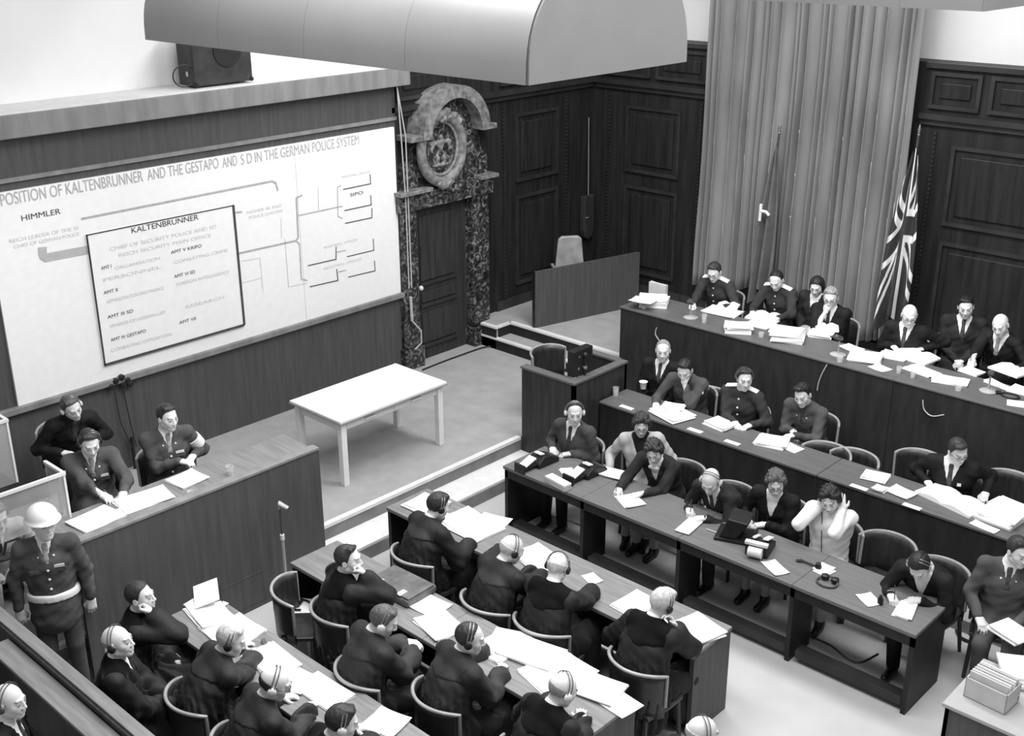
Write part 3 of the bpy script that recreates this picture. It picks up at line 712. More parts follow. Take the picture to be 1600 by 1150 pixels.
# ---- head template, origin at head centre, +y forward
def head_template():
    s = SDF(.018)
    s.ell((0, -.016, .026), (.077, .096, .088)); s.ell((0, .030, -.028), (.062, .060, .074), .03)
    s.cap((-.050, .0, -.062), (-.008, .060, -.094), .020, .021, .03); s.cap((.050, .0, -.062), (.008, .060, -.094), .020, .021, .03)
    s.cap((-.040, .052, -.018), (-.030, .058, -.04), .024, .02, .02); s.cap((.040, .052, -.018), (.030, .058, -.04), .024, .02, .02)
    s.cap((-.034, .076, .024), (.034, .076, .024), .013, .013, .015)
    for x in (-.032, .032): s.sub((x, .098, .006), (.019, .016, .012), .010)
    for x in (-.031, .031): s.ell((x, .078, .005), (.014, .012, .012), .004)
    s.cap((0, .086, .016), (0, .105, -.026), .007, .0115, .010)
    for x in (-.012, .012): s.ell((x, .096, -.031), (.009, .010, .008), .006)
    s.cap((-.020, .084, -.060), (.020, .084, -.060), .007, .007, .006); s.cap((-.016, .084, -.072), (.016, .084, -.072), .008, .008, .006)
    for x in (-1, 1):
        s.ell((x*.080, -.010, -.006), (.010, .020, .033), .006); s.sub((x*.091, -.004, -.002), (.007, .011, .020), .004)
    s.cap((0, -.022, -.06), (0, -.050, -.185), .053, .060, .025)
    V, Fq = s.mesh(.0046)
    tone = np.ones(len(V)); x, y, z = np.abs(V[:, 0]), V[:, 1], V[:, 2]
    f = y > .05
    tone[f & (np.hypot((x-.031)/1.8, z-.005) < .0066)] = .20
    br = f & (x > .014) & (x < .050) & (np.abs(z-.0265-.22*np.minimum(x-.014, .022)) < .0046); tone[br] = .34
    tone[f & (x < .021) & (np.abs(z+.066) < .0045) & (y > .075)] = .50
    return V, Fq, tone
HEADT = head_template()
def hair_mesh(style):
    s = SDF(.012); fem = style in ('wavy', 'bob', 'roll')
    t = .009 if fem else .0045
    s.ell((0, -.018, .028), (.078+t, .098+t, .090+t))
    if not fem and style not in ('bald', 'recede'):
        s.ell((.006, -.012, .048), (.074, .090, .080), .02)
        if style in ('short', 'tuft'): s.cap((-.040, .040, .096), (.045, .030, .108), .016, .020, .02)
        if style == 'tuft': s.ell((.012, .045, .112), (.050, .036, .024), .02)
    if fem:
        s.ell((0, -.05, -.02), (.090, .070, .080), .03)
        if style == 'bob':
            for x in (-1, 1): s.ell((x*.070, -.02, -.045), (.028, .042, .06), .02)
            s.ell((0, -.075, -.06), (.070, .04, .06), .03)
        if style == 'wavy':
            for x in (-1, 1): s.ell((x*.072, -.01, .03), (.030, .050, .050), .02); s.ell((x*.045, .045, .095), (.035, .035, .028), .02)
            s.ell((0, -.02, .115), (.07, .07, .025), .02)
    amp = {'wavy': .0075, 'bob': .003, 'slick': .0008}.get(style, .0016)
    def post(P, d):
        x, y, z = np.abs(P[:, 0]), P[:, 1], P[:, 2]
        w = np.sin(P[:, 0]*120+np.sin(P[:, 2]*70)*1.6+P[:, 1]*30)*np.sin(P[:, 1]*95+P[:, 2]*60+np.sin(P[:, 0]*60))
        d = d-amp*w
        if not fem and style != 'bald':   # parting
            d = d+.006*np.exp(-((P[:, 0]+.034)/.005)**2)*(z > .06)
        if style == 'bald':       # fringe at the sides and back only
            hl = np.where(y > .0, .0, np.interp(y, [-.12, -.03, .02], [-.075, -.05, .0]))
            top = np.interp(y, [-.13, -.06, .03], [.045, .035, .02])
            g = np.maximum(hl-z, z-top); g = np.maximum(g, y-.022); return np.maximum(d+.002, g*.7)
        if style == 'recede': hl = np.interp(y, [-.12, -.03, -.012, .004, .016, .024, .034, .09], [-.085, -.06, -.02, .0, .035, .07, .13, .16])+.03*np.clip((x-.02)/.03, 0, 1)*(z > .06)
        elif fem: hl = np.interp(y, [-.13, -.02, .0, .02, .038, .052, .07, .12], [-.14, -.13, -.10, -.03, .035, .075, .088, .095])
        else: hl = np.interp(y, [-.12, -.03, -.012, .006, .020, .034, .046, .060, .12], [-.085, -.06, -.025, -.012, .025, .058, .086, .096, .104])+.012*np.clip((x-.03)/.02, 0, 1)*(y > .03)
        return np.maximum(d, (hl-z)*.8)
    s.post = post
    V, Fq = s.mesh(.0058)
    return npmesh('hair', V, Fq)
HAIR = {}
# ---- hand template (right hand): wrist at origin, fingers +y, palm -z, thumb -x
def hand_template(pose):
    s = SDF(.006)
    s.cap((0, -.03, 0), (0, .0, 0), .024, .025, .015, np.eye(3), (.85, 1, 1.25))
    s.cap((-.020, .02, 0), (-.024, .078, 0), .017, .014, .02); s.cap((0, .02, .002), (0, .082, .003), .018, .0145, .02); s.cap((.020, .02, 0), (.022, .074, -.001), .016, .0135, .02)
    curl = {'flat': (14, 16, 10), 'relax': (28, 38, 24), 'write': (50, 55, 28), 'fist': (75, 88, 55)}[pose]
    for i, (x, y, L) in enumerate(((-.028, .084, .074), (-.009, .090, .082), (.010, .086, .076), (.027, .076, .060))):
        p = np.array((x, y, 0.)); a = 0; fan = (-.10, -.03, .04, .12)[i]*(1 if pose == 'flat' else .5)
        for j, f in enumerate((.45, .30, .25)):
            a += math.radians(curl[j]*(1+.08*i)); dv = np.array((math.sin(fan)*math.cos(a), math.cos(fan)*math.cos(a), -math.sin(a)))
            q = p+dv*L*f; s.cap(p, q, (.0095, .0088, .0078)[j], (.0088, .0078, .0066)[j], .003); p = q
    th = {'flat': ((-.055, .045, -.008), (-.066, .078, -.012)), 'relax': ((-.050, .052, -.020), (-.046, .082, -.034)), 'write': ((-.046, .056, -.026), (-.030, .084, -.044)), 'fist': ((-.046, .056, -.030), (-.018, .070, -.052))}[pose]
    s.cap((-.022, .015, -.004), th[0], .016, .0125, .010); s.cap(th[0], th[1], .0115, .0085, .003)
    return s.mesh(.0046)
HANDS = {p: hand_template(p) for p in ('flat', 'relax', 'write', 'fist')}
# ---- headphones and spectacles templates
def headphones_mesh():
    m = MB()
    for yy in (-.012, .012):
        m.tube([(.097*math.cos(a), yy-.015+abs(yy)*0, .012+.112*math.sin(a)) for a in [math.pi*i/20 for i in range(21)]], .0036, 6)
    for x in (-1, 1): m.tube([(x*.097, -.027, .012), (x*.097, -.01, -.012), (x*.097, .0, .012)], .003, 5)
    return m
def cups_mesh(x):
    m = MB()
    if 1:
        c = MB().lathe([(.012, 0), (.028, .002), (.031, .010), (.026, .020), (.008, .024)], n=16)
        c.xf(Matrix.Translation((x*.084, -.010, -.006)) @ Matrix.Rotation(x*math.pi/2, 4, 'Y')); m.add(c.v, c.f)
    return m
def specs_mesh():
    m = MB()
    for x in (-.031, .031): m.tube([(x+.021*math.cos(a), .103+.002*math.cos(a), .005+.017*math.sin(a)) for a in [2*math.pi*i/18 for i in range(19)]], .0022, 5)
    m.tube([(-.010, .107, .008), (.010, .107, .008)], .0022, 5)
    for x in (-1, 1): m.tube([(x*.052, .100, .008), (x*.080, .04, .01), (x*.084, -.01, .008)], .002, 5)
    return m
HP = headphones_mesh().mesh('headband'); HC = cups_mesh(1).mesh('ear_cup'); HC2 = cups_mesh(-1).mesh('ear_cup'); SPEC = specs_mesh().mesh('spectacles')
for q in (HP, HC, HC2, SPEC): q.polygons.foreach_set('use_smooth', np.ones(len(q.polygons), bool))
def rotm(yaw, pitch, roll):   # degrees; pitch > 0 looks down, yaw > 0 turns to the person's left, roll > 0 tips to the right
    return np.array((Matrix.Rotation(math.radians(yaw), 3, 'Z') @ Matrix.Rotation(math.radians(-pitch), 3, 'X') @ Matrix.Rotation(math.radians(roll), 3, 'Y')))
def nrm(v): return v/max(np.linalg.norm(v), 1e-9)
NPEOPLE = [0]
def person(px, py, floor, yaw, label, lean=10, side=0, head=(0, 10, 0), hands=(None, None), pose=('relax', 'relax'), outfit='suit', cloth='cloth_dark',
           hair='short', hairm='hair_dark', tie='tie', phones=False, specs=False, vox=.016, seat=.44, tz=None, scale=1.0, skin=1.0, stand=False,
           chairlabel=None, chair_dy=0.0, legs=True, legm=None, extras=(), shirt=True, knees=None, hipshift=0.0, yoke='velvet'):
    yr = math.radians(yaw); RZ = np.array(((math.cos(yr), -math.sin(yr), 0), (math.sin(yr), math.cos(yr), 0), (0, 0, 1)))
    k = scale
    hipz = (.92 if stand else seat+.095)
    P0 = np.array((0, 0, hipz)); lr, sr = math.radians(lean), math.radians(side)
    up = nrm(np.array((math.sin(sr), math.sin(lr), math.cos(lr)))); l2 = math.radians(lean+6+max(0, lean)*.25)
    up2 = nrm(np.array((math.sin(sr), math.sin(l2), math.cos(l2))))
    Wst = P0+up*.20*k; Ch = P0+up*.345*k; N = Ch+up2*.185*k
    fwd = nrm(np.array((0, 1, 0))-up2*up2[1]); rgt = np.cross(fwd, up2)
    TF = np.stack([rgt, fwd, up2])
    hy, hp, hr = head
    HR = rotm(hy, hp, hr)
    hb = nrm(up2*.55+np.array((0, 0, .45)))
    HD = N+hb*.072*k+HR @ np.array((0, .045, .085))*k
    # place
    wp = atz(px, py, floor+HD[2]); org = np.array((wp[0], wp[1], floor))-RZ @ np.array((HD[0], HD[1], 0))
    def w2l(p): return RZ.T @ (np.array(p)-org)
    SH = {s: N+rgt*s*.178*k-up2*.052*k+fwd*(.005+.012*max(0, lean)/20) for s in (-1, 1)}     # +1 = right
    WR = {}; EL = {}; HDIR = {}
    UA, FA = .285*k, .255*k
    for s, spec in zip((1, -1), hands):
        if spec is None:
            tgt = np.array((s*.10, .20, hipz+.09)) if not stand else np.array((s*.27, .02, hipz-.06))
        elif spec[0] == 't':     # pixel on a surface of height z
            tgt = w2l(atz(spec[1], spec[2], spec[3]+.035))
        elif spec[0] == 'l': tgt = np.array(spec[1:4], float)
        elif spec[0] == 'h': tgt = HD+HR @ np.array(spec[1:4], float)
        hdir0 = None
        if spec is not None and spec[0] == 't':   # pixel is the middle of the hand; the wrist is behind it
            dv = nrm((tgt-SH[s])*np.array((1, 1, 0))); tgt = tgt-dv*.07*k
        v = tgt-SH[s]; L = np.linalg.norm(v); mx = (UA+FA)*.985
        if L > mx: tgt = SH[s]+v*mx/L; L = mx; v = tgt-SH[s]
        ax = v/L; a = (UA*UA-FA*FA+L*L)/(2*L); hh = math.sqrt(max(UA*UA-a*a, 1e-6))
        pole = np.array((s*.55, -.35, -.65)) if (spec is None or spec[0] != 'h') else np.array((s*.55, .05, -1.0))
        if spec is not None and len(spec) > 4 and isinstance(spec[-1], tuple): pole = np.array(spec[-1], float)
        pole = nrm(pole-ax*(pole @ ax)); EL[s] = SH[s]+ax*a+pole*hh; WR[s] = tgt
        HDIR[s] = nrm(tgt-EL[s])
    # ---------------- body: one mesh
    body = SDF(.03)
    body.cap(P0, Wst, .115*k, .105*k, .03, TF, (.78, 1, 1)); body.cap(Wst, Ch, .105*k, .125*k, .03, TF, (.74, 1, 1)); body.cap(N, N+hb*.05, .055, .052)
    for s in (-1, 1):
        body.cap(N-up2*.05, SH[s], .05, .052); body.cap(SH[s], EL[s], .046, .038); body.cap(EL[s], WR[s], .038, .026)
    LG = {}
    for s in (-1, 1):
        hip = P0+np.array((s*.09, 0, -.01))
        if stand: kn = np.array((s*.10, .02, .5)); an = np.array((s*.11, 0, .09))
        else:
            kx, ky = knees if knees else (.11, .44)
            kn = np.array((s*kx, ky*k, hipz-.03)); an = np.array((s*kx*.9, (ky-.03)*k, .09))
        LG[s] = (hip, kn, an)
        if legs: body.cap(hip, kn, .075, .052); body.cap(kn, an, .05, .036)
    V, Fq = body.mesh(.028); tone = np.full(len(V), skin)
    VV = [V]; FF = [Fq]; TT = [tone]; off = len(V)
    hv, hf, ht = HEADT; VV.append((hv*k) @ HR.T+HD); FF.append(hf+off); TT.append(ht*skin); off += len(hv)
    for s, ps in zip((1, -1), pose):
        v, f = HANDS[ps]; v = v.copy()*k
        if s == -1: v[:, 0] *= -1; f = f[:, ::-1]
        yd = HDIR[s]; spec = hands[0 if s == 1 else 1]
        if spec is not None and spec[0] == 't': yd = nrm(yd*np.array((1, 1, .0))+np.array((0, 0, -.12)))
        zd = np.array((0, 0, 1.0))
        if spec is not None and spec[0] == 'h': zd = nrm(WR[s]-HD+np.array((0, .25, 0)))*1.0; yd = nrm(yd+.6*nrm(HD+np.array((0, .03, .03))-WR[s]))
        zd = nrm(zd-yd*(zd @ yd)); xd = np.cross(yd, zd)
        v = v @ np.stack([xd, yd, zd])+WR[s]
        VV.append(v); FF.append(f+off); TT.append(np.full(len(v), skin)); off += len(v)
    me = npmesh('person', np.concatenate(VV), np.concatenate(FF), np.concatenate(TT))
    root = obj('person', me, 'skin'); root.location = org; root.rotation_euler = (0, 0, yr)
    tag(root, label, 'person')
    # ---------------- clothing
    robe = outfit == 'robe'; coat = outfit in ('suit', 'uniform', 'soviet', 'robe', 'coat', 'blouse', 'sweater')
    g = .024 if not robe else .030
    J = SDF(.03)
    J.cap(P0-up*.02, Wst, .128*k+g*.6, .118*k+g*.4, .04, TF, (.76, 1, 1)); J.cap(Wst, Ch, .118*k+g*.4, .132*k+g*.4, .04, TF, (.72, 1, 1.0)); J.cap(Ch, N-up2*.05*k, .128*k+g*.4, .085*k+g*.3, .04, TF, (.70, 1, 1))
    for s in (-1, 1):
        J.cap(N-up2*.035*k, SH[s], .055*k+g*.4, .058*k+g*.5, .03)
        if robe:
            J.cap(SH[s], EL[s], .058*k+g*.5, .060*k+g*.5, .03); J.cap(EL[s], EL[s]+(WR[s]-EL[s])*.84+np.array((0, 0, -.016)), .056*k+g*.5, .080, .03); J.cap(EL[s]+np.array((0, 0, -.02)), EL[s]+(WR[s]-EL[s])*.6+np.array((0, 0, -.03)), .05, .05, .03)
        else:
            J.cap(SH[s], EL[s], .050*k+g*.6, .043*k+g*.6, .025); J.cap(EL[s], EL[s]+(WR[s]-EL[s])*.93, .043*k+g*.55, .031*k+g*.4, .02)
    if robe:
        J.cap(Wst-np.array((0, .02, 0)), np.array((0, .0, hipz-.20)), .155, .185, .06, np.eye(3), (.80, 1, 1))
        for s in (-1, 1): J.cap(LG[s][0]+np.array((0, 0, .0)), LG[s][1]+np.array((0, .02, -.02)), .125, .105, .05); J.cap(LG[s][1], LG[s][2]+np.array((0, .02, .10)), .11, .12, .04)
    elif stand:
        J.cap(P0+np.array((0, 0, .06)), P0+np.array((0, 0, -.15)), .128, .158, .04, np.eye(3), (.80, 1, 1))
    elif outfit in ('suit', 'uniform', 'coat'):
        for s in (-1, 1): J.cap(LG[s][0], LG[s][0]*.72+LG[s][1]*.28, .115, .10, .04)
    seed = NPEOPLE[0]*1.7; NPEOPLE[0] += 1
    vneck = outfit in ('suit', 'uniform', 'coat') or (robe and shirt)
    depth = {'suit': .21, 'uniform': .13, 'coat': .25, 'robe': .10}.get(outfit, .1)*k
    def chestc(P): q = (P-N) @ TF.T; return q
    def jpost(P, d):
        q = chestc(P); wr = np.sin(P[:, 0]*38+P[:, 2]*22+seed)*np.sin(P[:, 2]*47+P[:, 1]*31+seed*2)
        el_ = np.minimum(np.linalg.norm(P-EL[1], axis=1), np.linalg.norm(P-EL[-1], axis=1)); d = d-(.0045+(.009 if robe else .0065)*np.exp(-(el_/.10)**2))*wr
        if robe:
            low = np.clip((hipz+.42-P[:, 2])/.35, 0, 1); an_ = np.arctan2(P[:, 0], -(P[:, 1]))
            d = d-.019*low*np.sin(an_*20+seed+2*np.sin(P[:, 2]*5+seed))
        if vneck:
            edge = (q[:, 2]+depth)*.38*.9
            inV = (q[:, 1] > -.01) & (q[:, 2] > -depth)
            lap = inV & (np.abs(q[:, 0]) < edge+.042) & (q[:, 2] < .02); d = np.where(lap, d-.006, d)
            cut = np.where(inV, np.abs(q[:, 0])-edge, .05); cut = np.maximum(cut, -q[:, 2]-depth); cut = np.maximum(cut, -q[:, 1]-.0)
            d = np.maximum(d, -cut)
        return d
    J.post = jpost
    nm = {'robe': 'robe', 'uniform': 'tunic', 'soviet': 'tunic', 'blouse': 'blouse', 'coat': 'coat', 'sweater': 'sweater'}.get(outfit, 'jacket')
    V, Fq = J.mesh(vox); jk = obj(nm, npmesh(nm, V, Fq), cloth, root)
    if vneck:
        Sh = SDF(.03); Sh.cap(Wst, Ch, .118*k, .128*k+.006, .04, TF, (.72, 1, 1.0)); Sh.cap(Ch, N-up2*.05*k, .124*k+.006, .088*k, .04, TF, (.70, 1, 1)); Sh.cap(N-up2*.05, N+hb*.042*k+fwd*.004, .064*k, .060*k, .02)
        for s in (-1, 1): Sh.cap(N-up2*.04*k, N+(SH[s]-N)*.6, .055*k, .045*k, .03)
        def spost(P, d):
            q = chestc(P); return np.maximum(np.maximum(d, -(q[:, 2]+depth+.05)), np.where(q[:, 2] < -.03, -(q[:, 1]+.02), -.05))
        base = list(Sh.p); Sh.post = spost
        V, Fq = Sh.mesh(max(.010, vox*.8)); so = obj('shirt', npmesh('shirt', V, Fq), 'shirt' if not isinstance(shirt, str) else shirt, root)
        if tie:
            Ti = SDF(.03); Ti.p = base
            def tpost(P, d):
                q = chestc(P); w = np.interp(-q[:, 2], [-.03, .015, .05, .25], [.016, .024, .018, .034])
                return np.maximum(np.maximum(d-.009, np.abs(q[:, 0])-w), np.maximum(np.maximum(-(q[:, 2]+depth+.03), q[:, 2]-.012), .02-q[:, 1]))
            Ti.post = tpost; V, Fq = Ti.mesh(.0085)
            if len(V): obj('necktie', npmesh('necktie', V, Fq), tie, so)
    if robe:      # yoke on the shoulders: velvet, and paler cloth that paints satin sheen
        Yk = SDF(.03); Yk.p = [p for p in J.p[:3]]
        for s in (-1, 1): Yk.cap(N-up2*.035*k, SH[s], .060*k+g*.4, .060*k+g*.5, .03)
        Yk.cap(N-up2*.05*k-fwd*.012, N+hb*.020*k-fwd*.010, .080*k, .064*k, .03)
        def ypost(P, d):
            q = chestc(P); rr = np.hypot(q[:, 0]*.9, (q[:, 2]+.0))
            d2 = np.maximum(d-.008, np.maximum(np.abs(q[:, 0])-.19, -.165+.25*np.abs(q[:, 0])-q[:, 2])); cut = np.where((q[:, 1] > -.01), np.abs(q[:, 0])-.045, .05)
            return np.maximum(np.maximum(d2, -cut), q[:, 2]-.055)
        Yk.post = ypost; V, Fq = Yk.mesh(.014); obj('robe_yoke', npmesh('robe_yoke', V, Fq), yoke, jk)
    if legs:
        lm = legm or cloth; skirt = legm == 'skirt'
        Tr = SDF(.02)
        for s in (-1, 1):
            hip, kn, an = LG[s]
            Tr.cap(hip, kn, .092*k, .070*k, .02)
            if not skirt: Tr.cap(kn, an, .068*k, .056*k, .02)
            else: Tr.cap(kn, kn*.6+an*.4, .078*k, .085*k, .05)
        if skirt: Tr.k = .08
        V, Fq = Tr.mesh(.02); obj('skirt' if skirt else 'trousers', npmesh('trousers', V, Fq), cloth if skirt else lm, root)
        if skirt:
            St = SDF(.01)
            for s in (-1, 1): St.cap(LG[s][1], LG[s][2], .055, .038)
            V, Fq = St.mesh(.014); obj('stockings', npmesh('stockings', V, Fq), 'stocking', root)
        for s in (-1, 1):
            an = LG[s][2]; sh = SDF(.02); sh.cap(an+np.array((0, -.04, -.045)), an+np.array((0, .15, -.055)), .040, .034); sh.cap(an, an+np.array((0, 0, -.04)), .045, .042)
            sh.post = lambda P, d: np.maximum(d, .004-P[:, 2])
            V, Fq = sh.mesh(.014); obj('shoe', npmesh('shoe', V, Fq), 'shoe', root)
    # ---------------- head wear
    HM = Matrix.Translation(Vector(HD)) @ Matrix([list(r) for r in HR]).to_4x4() @ Matrix.Scale(k, 4)
    def on_head(name, me, m, par=None):
        o = bpy.data.objects.new(name, me); COL.objects.link(o); o.parent = par or root
        if par is None: o.matrix_local = HM
        if m is not None:
            o.data = me
            if not me.materials: me.materials.append(None)
            o.material_slots[0].link = 'OBJECT'; o.material_slots[0].material = MATS[m]
        return o
    if hair:
        if hair not in HAIR: HAIR[hair] = hair_mesh(hair)
        on_head('hair', HAIR[hair], hairm)
    if phones: b_ = on_head('headband', HP, 'metal_dark' if hair == 'bald' or hairm in ('hair_white', 'hair_grey') else 'metal'); [on_head('ear_cup', q_, phones if isinstance(phones, str) else 'black', b_) for q_ in (HC, HC2)]
    if specs: on_head('spectacles', SPEC, 'black')
    # ---------------- extras
    JB = SDF(.03); JB.p = J.p
    def surf(x, zz, dz=0.0):   # point on the front of the jacket: x right, zz down from the neck
        lo, hi = 0.0, .35
        for _ in range(18):
            m = (lo+hi)/2; p = N+rgt*x-up2*zz+fwd*m
            if JB.ev(np.array([p]))[0] < 0: lo = m
            else: hi = m
        return N+rgt*x-up2*zz+fwd*(hi+dz)
    for ex in extras:
        if ex == 'epaulettes':
            for s in (-1, 1):
                p = (N-up2*.03*k)*.35+SH[s]*.65+up2*.080*k
                m = MB().box(-.030, .030, -.070, .070, -.006, .008)
                ax = nrm(SH[s]+up2*.01-N); zf = nrm(up2-ax*(up2 @ ax)); xf_ = np.cross(ax, zf)
                mm = Matrix.Translation(Vector(p)) @ Matrix([[xf_[i], ax[i], zf[i]] for i in range(3)]).to_4x4()
                m.xf(mm).build('epaulette', 'flag_white', jk, bevel=.003)
        elif ex == 'buttons':
            for i in range(5 if outfit == 'soviet' else 3):
                MB().sphere(surf(.0, (.06 if outfit == 'soviet' else .19)+.085*i), .012, 5).build('button', 'brass', jk, smooth=True)
        elif ex == 'pockets':
            for x in (-.085, .085):
                p = surf(x, .20); m = MB().obox(p, .10, .012, .035); m.build('pocket_flap', cloth, jk, bevel=.004)
        elif ex == 'ribbons': MB().obox(surf(-.085, .165, .004), .075, .010, .022).build('medal_ribbon', 'brass', jk)
        elif ex == 'pins':
            for x in (-.055, .055): MB().sphere(surf(x, .085), .010, 5).build('collar_pin', 'brass', jk)
        elif ex == 'hanky': MB().obox(surf(-.09, .17, .002), .035, .010, .03, .2).build('pocket_handkerchief', 'shirt', jk)
        elif ex == 'belt':
            Bl = SDF(.03); Bl.p = [p for p in J.p if True][:3]+[J.p[-1]]
            Bl.post = lambda P, d: np.maximum(d-.014, np.abs(P[:, 2]-(hipz+.07))-.030)
            V, Fq = Bl.mesh(.012); obj('belt', npmesh('belt', V, Fq), 'flag_white', root)
        elif ex == 'helmet':
            s_ = SDF(.01); s_.ell((0, -.012, .052), (.118, .138, .112)); s_.ell((0, .0, .034), (.128, .156, .020), .03)
            s_.post = lambda P, d: np.maximum(np.maximum(d, .030-P[:, 2]), -(np.linalg.norm((P-np.array((0, -.01, .03)))/np.array((.104, .124, .112)), axis=1)-1)*.1)
            V, Fq = s_.mesh(.008); hm = npmesh('helmet', V, Fq); on_head('helmet', hm, 'helmet')
        elif ex == 'armband':
            a, b2 = SH[-1], EL[-1]; m = MB(); dd = b2-a
            m.tube([a+dd*.35, a+dd*.5, a+dd*.72], [.074, .072, .068], 16); m.build('armband', 'flag_white', jk, smooth=True)
        elif ex == 'bow':
            m = MB(); p = surf(0, .03, .012)
            for x in (-1, 1): m.sphere(p+rgt*x*.03, .026, 6, (1.1, .6, .8)); m.tube([p, p-up2*.10+rgt*x*.02], [.014, .02], 6)
            m.build('bow', 'shirt', root, smooth=True)
        elif ex == 'pen':
            w_ = WR[1]+HDIR[1]*.10; MB().tube([w_+np.array((0, .0, -.03)), w_+np.array((.03, -.05, .07))], .004, 6).build('pen', 'metal_dark', root)
        elif ex == 'helmetstrap': pass
        elif ex == 'shoulderpatch': MB().sphere(SH[-1]+nrm(EL[-1]-SH[-1])*.10+rgt*-.058, .022, 5, (.5, 1, 1)).build('shoulder_patch', 'brass', jk)
        elif ex == 'cuffs':
            for s in (-1, 1): MB().tube([WR[s]-HDIR[s]*.035, WR[s]+HDIR[s]*.002], [.036, .036], 12).build('shirt_cuff', 'shirt', jk, smooth=True)
        elif ex == 'cord':
            p = HD+HR @ np.array((.085, -.01, -.04)); MB().tube([p, surf(.05, .05, .01), surf(.03, .22, .012), surf(.02, .40, .02)], .004, 6).build('headphone_cord', 'wire', root, smooth=True)
        elif ex == 'beltdark':
            pass
    if chairlabel and not stand:
        hx = org+RZ @ np.array((0, -.02+chair_dy+(.075 if robe else 0), 0)); chair(hx[0], hx[1], floor, yaw, chairlabel)
    return root
# ------------------------------------------------------------------ who sits where
JF, RF = ZP, .12
NV = .0155; FV = .017
# judges (floor .64, bench 1.42)
person(1116, 425, JF, 182, 'officer with pale shoulder boards writing at the left end of the judges bench', lean=14, head=(10, 28, 0), hands=(('t', 1078, 482, JZ), ('t', 1128, 483, JZ)), pose=('write', 'flat'), outfit='soviet', cloth='cloth_soviet', hair='short', hairm='hair_dark', extras=('epaulettes', 'buttons', 'pen'), vox=FV, chairlabel='dark chair under the officer at the left end of the judges bench', specs=True)
person(1213, 438, JF, 182, 'officer with pale shoulder boards and thinning black hair reading behind the bench', lean=12, head=(12, 32, 4), hands=(('t', 1173, 490, JZ), ('t', 1212, 500, JZ)), pose=('write', 'relax'), outfit='soviet', cloth='cloth_soviet', hair='recede', hairm='hair_black', extras=('epaulettes', 'buttons'), vox=FV, chairlabel='dark chair under the officer with thinning hair at the bench')
person(1276, 447, JF, 180, 'woman with dark bobbed hair in a dark suit beside the grey-haired judge', lean=4, head=(15, 25, 0), outfit='suit', cloth='cloth_dark', hair='bob', hairm='hair_black', tie=None, vox=FV, scale=.95, chairlabel='dark chair under the dark-haired woman at the judges bench')
person(1298, 465, JF, 184, 'grey-haired judge in spectacles resting his hand against his mouth', lean=14, head=(14, 18, 0), hands=(('h', .02, .10, -.10), ('t', 1270, 510, JZ)), pose=('fist', 'relax'), outfit='suit', cloth='cloth_black', hair='short', hairm='hair_grey', specs=True, vox=FV, chairlabel='dark chair under the grey-haired judge')
person(1421, 493, JF, 186, 'bald judge in spectacles and black suit leafing through an open book', lean=8, head=(24, 22, 0), hands=(('t', 1398, 545, JZ), ('t', 1450, 548, JZ)), pose=('relax', 'relax'), outfit='suit', cloth='cloth_black', hair='bald', hairm='hair_grey', specs=True, vox=FV, chairlabel='dark chair under the bald judge in spectacles')
person(1509, 480, JF, 200, 'young man with black hair in double-breasted dark suit seated behind the judges', lean=2, head=(5, 14, 6), hands=(('l', .02, .24, .62), ('l', -.04, .24, .62)), outfit='suit', cloth='cloth_dark', hair='short', hairm='hair_black', vox=FV, chairlabel='dark chair under the black-haired young man behind the judges')
person(1563, 508, JF, 176, 'balding judge in black leaning over his notes at the right end', lean=16, side=-4, head=(10, 24, 8), hands=(('t', 1512, 574, JZ), ('t', 1590, 578, JZ)), pose=('write', 'relax'), outfit='suit', cloth='cloth_black', hair='bald', hairm='hair_dark', tie='tie_light', extras=('pen',), vox=FV, chairlabel='dark chair under the balding judge at the right end')
# second row (floor .12, desk .88)
person(1036, 548, RF, 195, 'man in black suit sitting upright behind the left end of the second row', lean=0, head=(18, 6, 0), hands=(('l', .12, .25, .60), ('l', -.1, .25, .60)), outfit='suit', cloth='cloth_black', hair='recede', hairm='hair_grey', vox=FV, chairlabel='dark chair under the upright man in black')
person(1070, 578, RF, 192, 'soldier in grey uniform with hand to mouth at the second row desk', lean=16, head=(6, 30, 0), hands=(('t', 1020, 634, RZ), ('h', -.015, .105, -.105)), pose=('relax', 'fist'), shirt='cloth_uniform', tie=None, outfit='uniform', cloth='cloth_uniform', hair='short', hairm='hair_black', extras=('shoulderpatch',), vox=FV, chairlabel='dark chair under the soldier with hand to mouth')
person(1163, 592, RF, 188, 'officer with headphones, pale shoulder boards and bright buttons in the second row', lean=6, head=(38, 8, 0), hands=(('t', 1150, 664, RZ), ('t', 1170, 668, RZ)), outfit='soviet', cloth='cloth_soviet', hair='short', hairm='hair_dark', phones=True, extras=('epaulettes', 'buttons'), vox=FV, chairlabel='dark chair under the officer with headphones in row two')
person(1254, 617, RF, 180, 'young soldier with wavy dark hair resting folded hands on papers', lean=16, head=(10, 20, 8), hands=(('t', 1240, 678, RZ), ('t', 1232, 682, RZ)), shirt='cloth_uniform', tie='tie', outfit='uniform', cloth='cloth_uniform', hair='tuft', hairm='hair_black', extras=('pins',), vox=FV, chairlabel='dark chair under the young soldier in row two')
person(1497, 705, RF, 190, 'man in black suit and spectacles writing at the right of the second row', lean=12, head=(42, 22, 8), hands=(('t', 1443, 756, RZ), ('t', 1552, 774, RZ)), pose=('write', 'relax'), outfit='suit', cloth='cloth_black', hair='tuft', hairm='hair_dark', specs=True, extras=('hanky',), vox=FV, chairlabel='dark chair under the man in black at the right of row two')
